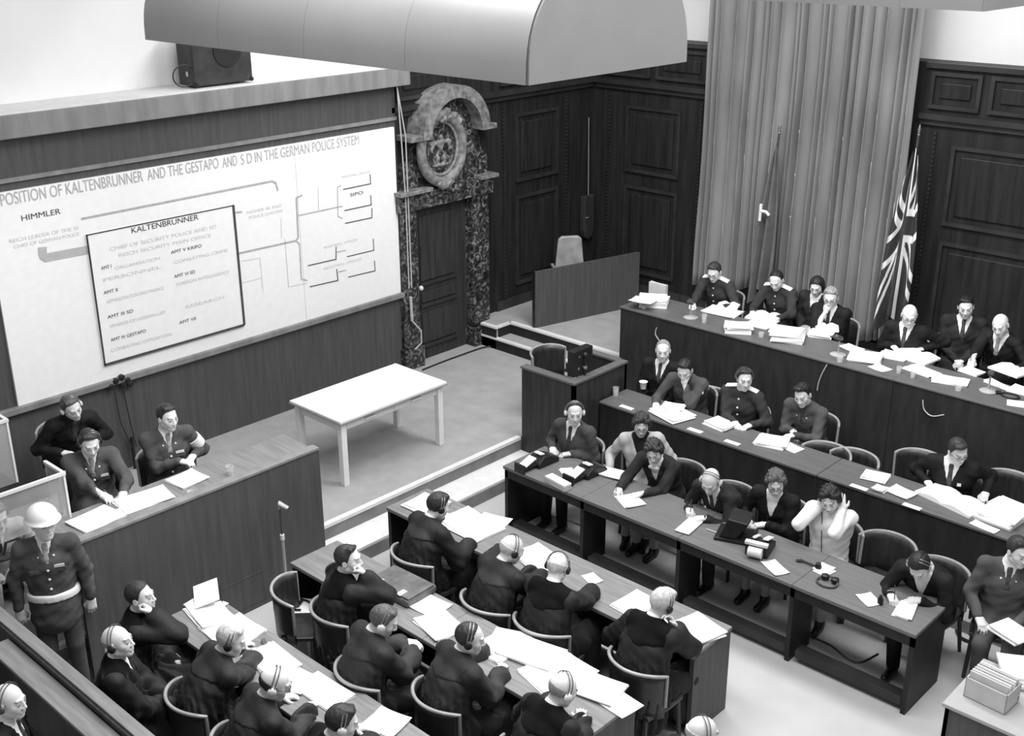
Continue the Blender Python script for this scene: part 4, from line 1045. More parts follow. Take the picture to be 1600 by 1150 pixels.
# stenographers (floor 0, table .76)
person(898, 645, 0, 186, 'man in grey suit with headphones operating a stenotype machine', lean=4, head=(38, 8, 0), hands=(('t', 858, 704, TZ), ('t', 882, 710, TZ)), pose=('relax', 'relax'), outfit='suit', cloth='cloth_grey', hair='recede', hairm='hair_dark', phones='white_gear', extras=('cord',), vox=NV, chairlabel='curved-back chair under the stenotypist in grey', legm='cloth_black')
person(1002, 664, 0, 205, 'woman with glasses and headphones leaning back in a pale coat', lean=-6, side=8, head=(15, 20, 0), hands=(('l', .34, .16, .70), ('l', -.25, .12, .62)), outfit='coat', cloth='cloth_light', hair='wavy', hairm='hair_dark', tie=None, shirt='cloth_black', specs=True, phones=True, vox=NV, scale=.96, chairlabel='curved-back chair under the woman in the pale coat', legm='skirt')
person(1022, 705, 0, 186, 'dark-haired woman in dark suit with white bow writing on a pad', lean=22, head=(20, 30, 8), hands=(('t', 962, 768, TZ), ('t', 993, 775, TZ)), pose=('write', 'flat'), outfit='suit', cloth='cloth_dark', hair='wavy', hairm='hair_dark', tie=None, extras=('bow', 'pen'), vox=NV, scale=.96, legm='skirt')
person(1110, 752, 0, 176, 'balding man with headphones hunched over a narrow notepad', lean=26, head=(18, 34, 0), hands=(('t', 1072, 800, TZ), ('t', 1090, 812, TZ)), pose=('write', 'flat'), outfit='suit', cloth='cloth_dark', hair='bald', hairm='hair_mid', phones='white_gear', extras=('pen', 'cuffs'), vox=NV)
person(1212, 755, 0, 185, 'woman with curly hair, glasses and headphones working a stenotype', lean=12, head=(28, 20, 4), hands=(('t', 1160, 812, TZ), ('t', 1184, 821, TZ)), outfit='suit', cloth='cloth_black', hair='wavy', hairm='hair_mid', specs=True, phones=True, tie=None, extras=('cord',), vox=NV, scale=.96, chairlabel='curved-back chair under the curly-haired woman with glasses', legm='skirt')
person(1297, 780, 0, 190, 'woman in white blouse pressing both hands to her headphones', lean=4, head=(10, 24, 8), hands=(('h', .10, .03, -.095, (.8, .5, -.7)), ('h', -.10, .03, -.095, (-.35, .6, -1.0))), pose=('flat', 'flat'), outfit='blouse', cloth='cloth_white', hair='wavy', hairm='hair_black', phones=True, extras=('cord',), vox=NV, scale=.96, chairlabel='curved-back chair under the woman in the white blouse', legm='skirt')
person(1437, 885, 0, 182, 'dark-haired person in black with headphones bent low while writing at table end', lean=28, head=(10, 48, 8), hands=(('t', 1388, 936, TZ), ('t', 1426, 940, TZ)), pose=('write', 'flat'), outfit='suit', cloth='cloth_black', hair='slick', hairm='hair_black', phones='white_gear', tie=None, extras=('pen',), vox=NV, legm='cloth_black')
person(1592, 862, 0, 196, 'officer in grey uniform cut off by the right edge, looking aside', lean=2, head=(40, 12, 0), hands=(('l', .16, .30, .66), ('l', -.1, .3, .66)), outfit='uniform', cloth='cloth_uniform', hair='short', hairm='hair_dark', extras=('pins',), vox=NV, chairlabel='dark chair under the officer at the right edge')
# lawyers, table nearest the stenographers
AZ = .76
person(685, 790, 0, -8, 'dark-haired robed lawyer with headphones at the far end of the table by the steps', lean=14, head=(-12, 22, 0), hands=(('t', 742, 842, AZ), ('t', 690, 800, AZ)), yoke='cloth_robe_worn_sheen', outfit='robe', cloth='cloth_robe', hair='short', hairm='hair_dark', phones='black', vox=NV, chairlabel='curved-back chair with bright rim under the far dark-haired robed lawyer', tie=None)
person(800, 858, 0, -4, 'bald robed lawyer with headphones, second along the table near the stenographers', lean=14, head=(-22, 24, 0), hands=(('t', 830, 885, AZ), ('t', 790, 850, AZ)), yoke='cloth_robe_worn_sheen', outfit='robe', cloth='cloth_robe', hair='bald', hairm='hair_white', phones='black', vox=NV, chairlabel='curved-back chair under the bald second robed lawyer', tie=None)
person(872, 886, 0, 4, 'bald robed lawyer seen from behind with black velvet yoke, third along', lean=10, head=(10, 26, 0), hands=(('t', 930, 915, AZ), ('t', 850, 890, AZ)), outfit='robe', cloth='cloth_robe', hair='bald', hairm='hair_white', phones='black', vox=NV, chairlabel='curved-back chair under the third robed lawyer with velvet yoke', tie=None)
person(1035, 942, 0, -2, 'white-haired robed lawyer scratching his ear at the near table end', lean=12, head=(-8, 20, 6), hands=(('h', .125, .075, -.125, (.25, .9, -1.0)), ('t', 1000, 965, AZ)), pose=('relax', 'relax'), outfit='robe', cloth='cloth_robe', hair='short', hairm='hair_white', phones='black', vox=NV, chairlabel='curved-back chair with bright rim under the white-haired robed lawyer', tie=None)
# middle table
person(545, 874, 0, -18, 'young robed lawyer with dark hair in profile, hand at chin, beside the briefcase', lean=6, head=(-40, 0, 0), hands=(('h', .03, .13, -.10), ('t', 600, 960, AZ)), pose=('fist', 'relax'), outfit='robe', cloth='cloth_robe', hair='short', hairm='hair_dark', vox=NV, chairlabel='curved-back chair under the young robed lawyer in profile', tie=None)
person(600, 970, 0, -14, 'robed lawyer with headphones and fair parted hair looking down at his hands', lean=12, head=(-32, 28, 0), hands=(('t', 655, 1010, .74), ('t', 648, 1000, .76)), yoke='cloth_robe_worn_sheen', outfit='robe', cloth='cloth_robe_worn_sheen', hair='short', hairm='hair_mid', phones='white_gear', vox=NV, chair_dy=.05, chairlabel='curved-back chair under the robed lawyer looking at his hands', tie=None)
person(735, 997, 0, -14, 'robed lawyer with headphones over thin dark hair, third at the middle table', lean=14, head=(-34, 14, 0), hands=(('t', 790, 1040, AZ), ('t', 770, 1010, AZ)), yoke='cloth_robe_worn_sheen', outfit='robe', cloth='cloth_robe_worn_sheen', hair='recede', hairm='hair_dark', phones='black', vox=NV, chairlabel='curved-back chair with bright rim under the third lawyer at the middle table', tie=None)
person(880, 1077, 0, -6, 'bald robed lawyer with headphones spreading his hand at the near end of middle table', lean=16, head=(-16, 24, 0), hands=(('t', 912, 1112, AZ), ('t', 870, 1085, AZ)), pose=('flat', 'flat'), outfit='robe', cloth='cloth_robe', hair='bald', hairm='hair_grey', phones='white_gear', vox=NV, chairlabel='curved-back chair under the bald lawyer spreading his hand', tie=None)
person(1098, 1146, 0, -20, 'top of a bald head with headphones at the bottom edge', lean=4, head=(-10, 10, 0), outfit='suit', cloth='cloth_black', hair='bald', hairm='hair_white', phones='black', vox=.02, chairlabel='curved-back chair below the bald head at the bottom edge')
# table nearest the dock
person(220, 932, 0, -30, 'slick-haired robed lawyer in profile leaning his cheek on his hand', lean=4, head=(-24, -4, 0), hands=(('h', .06, .09, -.10), ('l', -.06, .26, .62)), pose=('fist', 'relax'), outfit='robe', cloth='cloth_robe', hair='slick', hairm='hair_dark', vox=NV, chairlabel='curved-back chair under the slick-haired lawyer in profile', tie=None)
person(185, 1002, 0, -34, 'bald lawyer with headphones and clasped hands nearest the dock barrier', lean=-2, head=(-20, -6, 0), hands=(('l', .04, .34, .66), ('l', -.02, .34, .66)), pose=('relax', 'relax'), outfit='robe', cloth='cloth_robe', hair='bald', hairm='hair_grey', phones=True, vox=NV, chairlabel='curved-back chair under the bald lawyer with clasped hands', tie=None)
person(362, 1000, 0, -14, 'white-haired lawyer with headphones half hidden, bent over papers at left table', lean=20, head=(-30, 22, 0), hands=(('t', 400, 1015, AZ), ('t', 380, 1000, AZ)), yoke='cloth_robe_worn_sheen', outfit='robe', cloth='cloth_robe_worn_sheen', hair='short', hairm='hair_white', phones='black', vox=NV, chairlabel='curved-back chair under the bent white-haired lawyer', tie=None)
person(430, 1068, 0, -16, 'bald lawyer with headphones and glasses reading at the left table', lean=16, head=(-26, 22, 0), hands=(('t', 490, 1100, AZ), ('t', 450, 1080, AZ)), yoke='cloth_robe_worn_sheen', outfit='robe', cloth='cloth_robe_worn_sheen', hair='bald', hairm='hair_dark', phones='white_gear', specs=True, vox=NV, chairlabel='curved-back chair under the bald lawyer in glasses', tie=None)
person(535, 1128, 0, -14, 'dark-haired lawyer with headphones cut off by the bottom edge', lean=14, head=(-20, 18, 0), hands=(('t', 590, 1140, AZ), ('t', 560, 1130, AZ)), outfit='robe', cloth='cloth_robe', hair='short', hairm='hair_dark', phones='white_gear', vox=NV, chairlabel='curved-back chair under the lawyer at the bottom edge', tie=None)
person(16, 1095, 0, -40, 'bald man in dark suit with headphones sitting behind the dock barrier', lean=4, head=(-18, 4, 0), outfit='suit', cloth='cloth_black', hair='bald', hairm='hair_grey', phones='metal_dark', vox=NV, chairlabel='curved-back chair behind the dock barrier')
# officers' desk (dais .50)
person(140, 692, .50, -110, 'officer in tunic and tie reading papers at the tall desk', lean=8, head=(4, 24, 0), hands=(('t', 180, 790, 1.29), ('t', 195, 775, 1.29)), outfit='uniform', cloth='cloth_uniform', hair='short', hairm='hair_dark', tie='tie_light', phones=True, extras=('pins', 'ribbons', 'pockets', 'buttons'), vox=NV, chairlabel='curved-back chair under the officer reading at the tall desk')
person(112, 637, .50, -100, 'dark-clothed man with headphones leaning in behind the reading officer', lean=24, head=(10, 20, 14), hands=(('l', .15, .34, .70), ('l', -.16, .36, .78)), outfit='suit', cloth='cloth_black', hair='short', hairm='hair_mid', phones='white_gear', shirt='cloth_dark', tie='tie', vox=NV, chairlabel='dark chair under the man leaning in behind the officer')
person(262, 652, .50, -108, 'officer with white armband sitting upright at the tall desk', lean=4, head=(22, 8, 0), hands=(('t', 293, 722, 1.29), ('t', 306, 716, 1.29)), outfit='uniform', cloth='cloth_uniform', hair='short', hairm='hair_dark', tie='tie_light', extras=('pins', 'ribbons', 'pockets', 'buttons', 'armband'), vox=NV, chairlabel='curved-back chair under the officer with the armband')
person(68, 818, 0, -118, 'guard in white helmet and white belt standing behind the dock barrier', lean=0, head=(24, -2, 0), hands=(('l', .27, .02, .84), ('l', -.27, .03, .84)), outfit='uniform', cloth='cloth_uniform', hair='short', hairm='hair_dark', tie='tie_light', extras=('helmet', 'belt', 'pins', 'ribbons', 'pockets', 'buttons'), stand=True, vox=NV)
person(-6, 806, .20, -100, 'person in pale jacket with headphones cut off by the left edge', lean=16, head=(10, 24, 0), outfit='suit', cloth='cloth_light', hair='short', hairm='hair_mid', phones=True, vox=.018, knees=(.11, .25), chairlabel='curved-back chair under the person in the pale jacket')
# ================================================================== SMALL THINGS
# carved relief in the oval over the door: soft bird-like ornament and scrolls
for spec, nm_ in (((((0, .02), (.05, .085)), ((-.10, .07), (.085, .030)), ((.10, .08), (.085, .030)), ((-.15, .02), (.03, .07)), ((.16, .03), (.03, .07)), ((.02, .14), (.035, .04)), ((-.05, -.13), (.03, .08)), ((.06, -.13), (.03, .08)), ((0, -.21), (.13, .025))), 'relief_ornament'),
                  (((( -.16, .40), (.10, .05)), ((-.05, .45), (.08, .06)), ((.06, .46), (.08, .06)), ((.17, .40), (.10, .05)), ((0, .38), (.06, .06)), ((-.26, .32), (.06, .06)), ((.27, .32), (.06, .06))), 'carved_scroll'),
                  ((((0, -.46), (.11, .06)), ((-.10, -.43), (.06, .04)), ((.10, -.43), (.06, .04))), 'carved_pendant')):
    s_ = SDF(.03)
    for (a_, b_), (ra_, rb_) in spec: s_.ell((XD+(.185 if 'ornament' in nm_ else .25), RELIEF[0]+a_, RELIEF[1]+b_), (.03 if 'ornament' in nm_ else .05, ra_, rb_))
    s_.post = lambda P, d: d-.008*np.sin(P[:, 1]*70)*np.sin(P[:, 2]*80)
    V_, F_ = s_.mesh(.012); V_ = V_-np.array((XD, 10.39, ZS)); obj(nm_, npmesh(nm_, V_, F_), 'marble_pale', dw)
rp = random.Random(11); mat('riser_pale', .40, .8, .06, 5)
def paper(px, py, z, w, d, rot, label, n=1, th=.004, mtl='paper', name=None, jitter=.02, group=None):
    """a sheet or a bundle of sheets lying on a desk; w, d in metres; rot in degrees from the desk's direction"""
    p = atz(px, py, z); r0 = math.radians(rot)
    r = empty(name or ('paper_sheet' if n == 1 and th < .008 else 'paper_stack'), (p[0], p[1], z), r0)
    zz = .002
    for i in range(n):
        a = rp.uniform(-.12, .12) if i else 0; ox, oy = (rp.uniform(-jitter, jitter), rp.uniform(-jitter, jitter)) if i else (0, 0)
        g = 5; vs = []
        cs = [rp.uniform(0, .012) if i == n-1 else .0 for _ in range(4)]
        for top in (0, 1):
            for u in range(g+1):
                for v in range(g+1):
                    s, t = u/g, v/g
                    lift = cs[0]*((1-s)*(1-t))**3+cs[1]*(s*(1-t))**3+cs[2]*((1-s)*t)**3+cs[3]*(s*t)**3
                    x, y = (s-.5)*w+ox, (t-.5)*d+oy
                    vs.append((x*math.cos(a)-y*math.sin(a), x*math.sin(a)+y*math.cos(a), zz+th*top+lift))
        G = g+1; fs = []
        for top in (0, 1):
            for u in range(g):
                for v in range(g):
                    q = [top*G*G+u*G+v, top*G*G+(u+1)*G+v, top*G*G+(u+1)*G+v+1, top*G*G+u*G+v+1]; fs.append(tuple(q if top else q[::-1]))
        for u in range(g):
            for (i0, i1) in ((u*G, (u+1)*G), (u*G+g, (u+1)*G+g), (u, u+1), (g*G+u, g*G+u+1)): fs.append((i0, i1, G*G+i1, G*G+i0))
        MB().add(vs, fs).build('sheet' if th < .008 else 'sheaf', mtl, r)
        zz += th+.0015
    return tag(r, label, 'paper', group)
def open_book(px, py, z, w, d, rot, label):
    p = atz(px, py, z); r = empty('open_book', (p[0], p[1], z), math.radians(rot))
    for s in (-1, 1):
        prof = [(0, .0), (0, .020)]+[(s*w/2*t, .020+.035*math.sin(math.pi*min(1, t*1.1))*(1-t*.5)) for t in (.1, .25, .45, .7, 1)]+[(s*w/2, 0)]
        MB().prism(prof, 'y', -d/2, d/2).build('page_block', 'paper', r)
    return tag(r, label, 'book')
def tumbler(px, py, z, label, h=.10, r=.033, water=True):
    p = atz(px, py, z); o = MB().lathe([(r*.85, 0), (r, h), (r*.93, h), (r*.78, .012)], n=16, cap=False).add([(r*.85*math.cos(2*math.pi*k/16), r*.85*math.sin(2*math.pi*k/16), .001) for k in range(16)], [tuple(range(16))]).build('tumbler', 'glass_tumbler', smooth=True)
    o.location = (p[0], p[1], z); tag(o, label, 'glass')
    if water: MB().lathe([(r*.78, .008), (r*.85, h*.45)], n=16).build('water', 'glass_tumbler', o, smooth=True)
    return o
def desk_mic(px, py, z, rot, label):
    p = atz(px, py, z); r = empty('desk_microphone', (p[0], p[1], z), math.radians(rot))
    MB().lathe([(.085, 0), (.088, .012), (.06, .022), (.015, .03)], n=24).build('base', 'metal_matte', r, smooth=True)
    MB().tube([(0, 0, .02), (0, 0, .17), (0, .015, .20)], .009, 8).build('stem', 'metal_matte', r, smooth=True)
    MB().tube([(0, -.03, .185), (0, .06, .225), (0, .075, .23)], [.028, .034, .02], 14).build('capsule', 'metal_dark', r, smooth=True)
    return tag(r, label, 'microphone', 'desk microphones of the judges')
def card(px, py, z, label, rot=0): 
    p = atz(px, py, z); o = MB().box(-.085, .085, -.03, .03, .001, .006).build('place_card', 'paper'); o.location = (p[0], p[1], z); o.rotation_euler = (0, 0, math.radians(rot)); return tag(o, label, 'card', 'place cards on the second row desk')
# ---- judges' bench
paper(1022, 476, JZ, .34, .30, 30, 'leaning stack of papers at the left corner of the judges bench', 5, .018)
paper(1005, 470, JZ+.10, .30, .22, 12, 'loose sheet overhanging the corner stack of the judges bench')
paper(1028, 462, JZ, .26, .05, 0, 'upright light folder behind the corner paper stack', 1, .16, 'card')
desk_mic(1079, 497, JZ, 190, 'desk microphone in front of the writing officer, leftmost on the bench')
tumbler(1100, 504, JZ, 'tumbler beside the leftmost desk microphone'); tumbler(1006, 482, JZ, 'small pale cup beside the corner paper stack', .045, .035, False)
paper(1130, 488, JZ, .42, .30, 8, 'large open papers spread before the writing officer', 2, .006); open_book(1137, 480, JZ+.016, .26, .2, 20, 'folded document standing on the spread papers of the writing officer')
paper(1153, 518, JZ, .30, .22, 32, 'thick paper stack between the two officers on the bench edge', 5, .016)
open_book(1195, 497, JZ, .40, .28, 10, 'open binder held by the officer with thinning hair')
paper(1185, 508, JZ, .30, .2, 5, 'flat sheets under the open binder', 2)
tumbler(1189, 526, JZ, 'short cup at the bench edge between two paper stacks', .05, .035, False)
paper(1230, 531, JZ, .36, .26, 24, 'tallest paper stack on the bench before the dark-haired woman', 6, .018); tumbler(1257, 524, JZ, 'glass jar right of the tallest paper stack', .11, .045)
paper(1283, 524, JZ, .26, .24, 20, 'papers before the grey-haired judge', 4, .012); open_book(1292, 514, JZ+.06, .26, .2, 30, 'folded pages on top of the grey-haired judge papers')
desk_mic(1309, 555, JZ, 160, 'desk microphone before the grey-haired judge'); tumbler(1312, 565, JZ, 'small cup at the foot of the second desk microphone', .05, .035, False)
paper(1331, 545, JZ, .24, .17, -20, 'single white pad right of the second microphone', 2, .006)
paper(1352, 561, JZ, .34, .28, 22, 'broad stack of typed papers before the bald judge', 3, .014); paper(1375, 576, JZ, .20, .16, -15, 'square note sheet at the bench front edge')
open_book(1428, 558, JZ, .46, .30, -8, 'large open book in the hands of the bald judge'); paper(1395, 557, JZ, .30, .22, 10, 'papers left of the open book', 2, .006); paper(1438, 580, JZ, .34, .20, -12, 'sheets lying in front of the open book', 2)
tumbler(1404, 583, JZ, 'left of two dark tumblers by the bench edge', .075, .028); tumbler(1426, 590, JZ, 'right of two dark tumblers by the bench edge', .075, .028)
paper(1484, 596, JZ, .34, .22, 18, 'fanned papers between bald judge and right judge', 3); tumbler(1497, 610, JZ, 'pale cup under the fanned papers', .045, .035, False)
paper(1517, 582, JZ, .22, .16, -10, 'notepad under the writing hand of the right judge', 2, .008)
desk_mic(1544, 612, JZ, 200, 'desk microphone at the right end of the bench')
paper(1560, 603, JZ, .30, .10, -20, 'narrow white folder behind the right microphone', 2, .008); open_book(1577, 580, JZ, .36, .24, -15, 'open dark-bound book at the right judge elbow')
paper(1597, 612, JZ, .25, .2, 0, 'papers cut off by the right edge on the bench', 2); paper(1592, 632, JZ, .22, .16, 20, 'sheet at the front right corner of the bench')
e = atz(1578, 620, JZ); tag(MB().tube([(e[0]+.09*math.cos(a), e[1]+.06*math.sin(a), JZ+.012) for a in [i*.35 for i in range(19)]], .008, 6).tube([(e[0]-.09, e[1], JZ+.02), (e[0]-.14, e[1]-.02, JZ+.02)], .02, 8).build('headphone_set', 'black', smooth=True, shift=(e[0], e[1], JZ)), 'black headphones lying on the bench by the right microphone', 'headphones')
# cables on the bench front
def cable(pts, r, label, m='wire', cat='cable'):
    p0 = pts[0]; q = []
    for i in range(len(pts)-1):
        a, b = np.array(pts[i], float), np.array(pts[i+1], float); pm = np.array(pts[max(i-1, 0)], float); pn = np.array(pts[min(i+2, len(pts)-1)], float)
        for k in range(6):
            t = k/6; q.append(.5*((2*a)+(-pm+b)*t+(2*pm-5*a+4*b-pn)*t*t+(-pm+3*a-3*b+pn)*t**3))
    q.append(np.array(pts[-1], float)); zm = min(p[2] for p in q)
    return tag(MB().tube(q, r, 6).build('cable', m, smooth=True, shift=(p0[0], p0[1], zm)), label, cat)
cable([aty(px, py, JY0-.02) for px, py in ((1277, 610), (1279, 598), (1284, 585), (1292, 570))], .006, 'short microphone lead hanging over the bench front in its middle', 'wire_light')
cable([aty(px, py, JY0-.02) for px, py in ((1442, 625), (1444, 640), (1456, 650), (1475, 648))], .006, 'loop of microphone lead hanging on the bench front at right', 'wire_light')
cable([aty(px, py, JY0-.02) for px, py in ((1026, 512), (1024, 522), (1030, 532))], .006, 'short wire hook on the bench front at left', 'wire_light')
# ---- second row
tumbler(962, 618, RZ, 'clear tumbler at the left end of the second row desk', .10, .036); c1 = atz(1005, 607, RZ); o = MB().lathe([(.03, 0), (.045, .08), (.05, .085)], n=14).build('paper_cup', 'paper', smooth=True); o.location = (c1[0], c1[1], RZ); tag(o, 'white paper cup before the upright man in black', 'cup')
card(979, 637, RZ, 'white place card nearest the witness box'); card(1086, 673, RZ, 'white place card below the big paper pile'); card(1144, 692, RZ, 'white place card below the headphone officer'); card(1342, 762, RZ, 'white place card near the empty chairs'); card(1425, 792, RZ, 'white place card before the man in black writing')
paper(1050, 648, RZ, .42, .32, -18, 'big pile of white papers before the soldier with hand to mouth', 3, .008); paper(1050, 637, RZ+.03, .24, .2, 20, 'top sheets on the big pile of the soldier', 2)
paper(1123, 665, RZ, .28, .22, -8, 'paper stack before the officer with headphones', 3, .010); paper(1206, 693, RZ, .30, .26, 14, 'paper stack before the young soldier', 3, .010); paper(1238, 701, RZ, .18, .16, -8, 'square sheet right of the young soldier papers')
paper(1368, 746, RZ, .24, .20, 10, 'loose papers right of the empty chairs', 3); paper(1377, 766, RZ, .12, .12, -5, 'small notepad on the second row desk', 2, .01, 'paper_ink'); paper(1408, 770, RZ, .24, .18, -8, 'white sheets left of the open ledger', 2, .006)
open_book(1487, 783, RZ, .60, .30, -14, 'large open ledger under the man in black'); paper(1562, 812, RZ, .34, .30, -6, 'thick binder of papers at the right of row two', 4, .016); paper(1538, 824, RZ, .24, .10, -10, 'sheet sticking out under the thick binder'); paper(1575, 790, RZ, .3, .2, -10, 'papers behind the thick binder', 2)
# ---- stenographers' table
def stenotype(px, py, rot, label):
    p = atz(px, py, TZ); r = empty('stenotype_machine', (p[0], p[1], TZ), math.radians(rot))
    MB().prism([(-.17, 0), (.12, 0), (.12, .05), (.04, .11), (-.05, .10), (-.17, .045)], 'x', -.09, .09).build('body', 'black', r, bevel=.012)
    for i in range(2):
        for j in range(5): MB().box(-.07+.032*j, -.045+.032*j, -.16+.035*i, -.135+.035*i, .045+.012*i, .058+.012*i).build('key', 'metal_dark', r)
    MB().box(-.055, .055, .12, .30, .03, .045).build('paper_tray', 'black', r); MB().obox((0, .19, .085), .10, .15, .012, 0, -.35).build('paper_fold', 'paper', r); MB().obox((0, .03, .125), .09, .06, .012, 0, .2).build('paper_pad', 'paper', r)
    MB().box(-.07, .07, .29, .31, 0, .09).build('tray_end', 'black', r)
    return tag(r, label, 'stenotype')
stenotype(846, 724, 176, 'black stenotype with paper strip at the left end of the table'); stenotype(921, 741, 176, 'second black stenotype beside the white box')
paper(888, 741, TZ, .24, .12, -30, 'oblong notepad between the two stenotypes', 2, .006)
bx = atz(872, 759, TZ); r = empty('paper_box', (bx[0], bx[1], TZ), math.radians(-8)); MB().box(-.14, .14, -.045, .045, 0, .065).build('box_body', 'card', r, bevel=.003); MB().box(-.142, .142, -.047, .047, .05, .068).build('lid', 'paper', r); tag(r, 'flat white cardboard box at the table front edge', 'box')
paper(960, 742, TZ, .26, .18, 15, 'crumpled light papers behind the second stenotype', 3, .006); paper(983, 783, TZ, .24, .20, -28, 'writing pad of the woman with the white bow', 2, .006); paper(1076, 823, TZ, .14, .28, 8, 'narrow long notepad of the balding man', 2, .006)
tag(MB().tube([(0, 0, .008), (.14, .01, .008)], .006, 8).build('pencil', 'card'), 'pencil lying right of the narrow notepad', 'pencil').location = atz(1104, 828, TZ)
p = atz(1150, 838, TZ); r = empty('machine_case', (p[0], p[1], TZ), math.radians(20)); MB().box(-.17, .17, -.14, .14, 0, .03).build('case_base', 'black', r, bevel=.006); MB().prism([(-.13, .03), (.02, .03), (.13, .20), (-.06, .22)], 'y', -.12, .13).build('case_lid', 'black', r, bevel=.01); tag(r, 'black open machine case in front of the curly-haired woman', 'case')
p = atz(1186, 862, TZ); r = empty('recording_stenotype', (p[0], p[1], TZ), math.radians(15)); MB().prism([(-.10, 0), (.17, 0), (.17, .05), (-.04, .12), (-.10, .10)], 'x', -.10, .10).build('body', 'black', r, bevel=.01); MB().obox((.05, .09, .10), .05, .20, .012, 0, -.35).build('paper_strip', 'paper', r); MB().obox((-.05, .08, .10), .03, .18, .012, 0, -.35).build('paper_strip', 'paper', r)
MB().lathe([(.045, -.06), (.045, .06)], n=18).xf(Matrix.Translation((0, -.13, .06)) @ Matrix.Rotation(math.pi/2, 4, 'Y')).build('paper_roll', 'white_gear', r, smooth=True); MB().obox((0, -.10, .13), .20, .05, .03).build('roller_bar', 'white_gear', r, bevel=.005); tag(r, 'stenotype with pale paper roll beside the black machine case', 'stenotype')
paper(1211, 888, TZ, .24, .14, -28, 'typed sheet right of the stenotype with paper roll', 1, .004, 'paper_ink'); paper(1288, 893, TZ, .13, .15, -10, 'small white pad by the headphone ring', 2, .006)
p = atz(1262, 884, TZ); tag(MB().tube([(-.11, .02, .02), (.1, .02, .02)], .011, 8).tube([(-.11, -.0, .015), (-.07, .02, .02)], .022, 8).build('telephone_handset', 'metal_dark', smooth=True), 'dark handset lying before the woman in white blouse', 'handset').location = p
p = atz(1278, 890, TZ); tag(MB().lathe([(.025, 0), (.03, .03), (.022, .06), (.012, .065)], n=14).build('ink_bottle', 'black', smooth=True), 'small dark ink bottle left of the headphone ring', 'bottle').location = p
p = atz(1292, 912, TZ); r = empty('headphone_set', (p[0], p[1], TZ)); MB().tube([(.085*math.cos(a), .07*math.sin(a), .012+.02*max(0, math.sin(a))) for a in [2*math.pi*i/24 for i in range(25)]], .009, 7).build('headband', 'metal_dark', r, smooth=True)
for s in (-1, 1): MB().lathe([(.012, 0), (.033, .004), (.033, .03), (.015, .04)], (s*.045, .05, .012), 16).build('ear_cup', 'black', r, smooth=True)
tag(r, 'pair of headphones lying as a ring on the table front edge', 'headphones')
paper(1358, 938, TZ, .18, .14, -30, 'crooked small sheet left of the bent writer'); paper(1412, 955, TZ, .13, .24, 10, 'notepad under the hands of the bent writer', 2, .006)
p = atz(1375, 944, TZ); tag(MB().lathe([(.022, 0), (.025, .05), (.014, .065), (.014, .08)], n=14).build('ink_bottle', 'black', smooth=True), 'dark ink bottle at the right end of the table', 'bottle').location = p
# ---- lawyers' tables
for a in ((664, 790, .34, .30, 0, 'white papers left of the far dark-haired robed lawyer', 3, .006), (735, 822, .55, .36, -6, 'wide spread of papers before the far dark-haired robed lawyer', 3, .006), (770, 815, .30, .22, 15, 'loose sheet at the far edge of the wide spread', 1, .004),
          (838, 873, .36, .30, -12, 'papers before the bald second robed lawyer', 3, .006), (925, 905, .16, .12, -20, 'small sheet right of the third robed lawyer', 1, .004), (992, 946, .26, .32, -5, 'papers left of the white-haired robed lawyer', 2, .006), (1090, 985, .34, .30, -20, 'fanned papers at the near right corner of the table', 3, .006), (1045, 985, .26, .2, 5, 'bright sheet under the white-haired lawyer face', 1, .004),
          (673, 948, .26, .24, 4, 'square sheet right of the briefcase', 1, .004), (688, 978, .36, .28, -8, 'papers left of the third lawyer at the middle table', 2, .005), (775, 1015, .30, .26, 0, 'sheets under the third lawyer gaze', 2, .005), (835, 1022, .46, .30, 8, 'broad open papers in the middle of the middle table', 3, .007), (850, 1060, .34, .24, -14, 'papers behind the bald lawyer head', 2, .005), (930, 1075, .40, .28, 12, 'papers at the near end of the middle table', 3, .006), (965, 1098, .30, .22, -6, 'sheet hanging over the near corner of the middle table', 1, .004),
          (325, 962, .40, .26, -10, 'thick spread of papers at the far end of the left table', 3, .008), (322, 945, .30, .2, 14, 'bright sheets behind the spread at the left table', 2, .005), (375, 985, .36, .24, 6, 'papers by the white-haired bent lawyer', 2, .006), (425, 1035, .40, .26, -8, 'papers in the middle of the left table', 3, .006), (505, 1082, .42, .24, 0, 'large white sheets before the bald lawyer in glasses', 2, .006), (460, 1062, .30, .24, 8, 'overlapping sheets left of the bald lawyer in glasses', 2, .005), (345, 985, .30, .24, -4, 'sheets at the inner edge of the left table', 2, .005), (800, 1000, .30, .22, 20, 'tilted sheets at the far edge of the middle table', 2, .005), (890, 1050, .36, .26, -4, 'papers between the two near lawyers of the middle table', 2, .006), (860, 880, .24, .22, 12, 'sheets right of the bald second robed lawyer', 2, .005), (600, 1132, .26, .24, 10, 'small papers at the bottom of the left table', 2, .005)):
    paper(a[0], a[1], .76, a[2], a[3], a[4], a[5], a[6], a[7])
p = atz(323, 934, .78); r = empty('raised_sheet', (p[0], p[1], .765), math.radians(-30)); MB().obox((0, 0, .06), .34, .20, .004, 0, .25).build('sheet', 'paper', r); MB().box(-.1, .1, .02, .12, 0, .05).build('pad', 'black', r); tag(r, 'stiff white sheet propped above the papers at the left table far end', 'paper')
p = atz(415, 1010, .76); tag(MB().obox((0, 0, .012), .16, .03, .02, -.4).build('pencil_case', 'leather'), 'thin dark case lying at the right edge of the left table', 'case').location = p
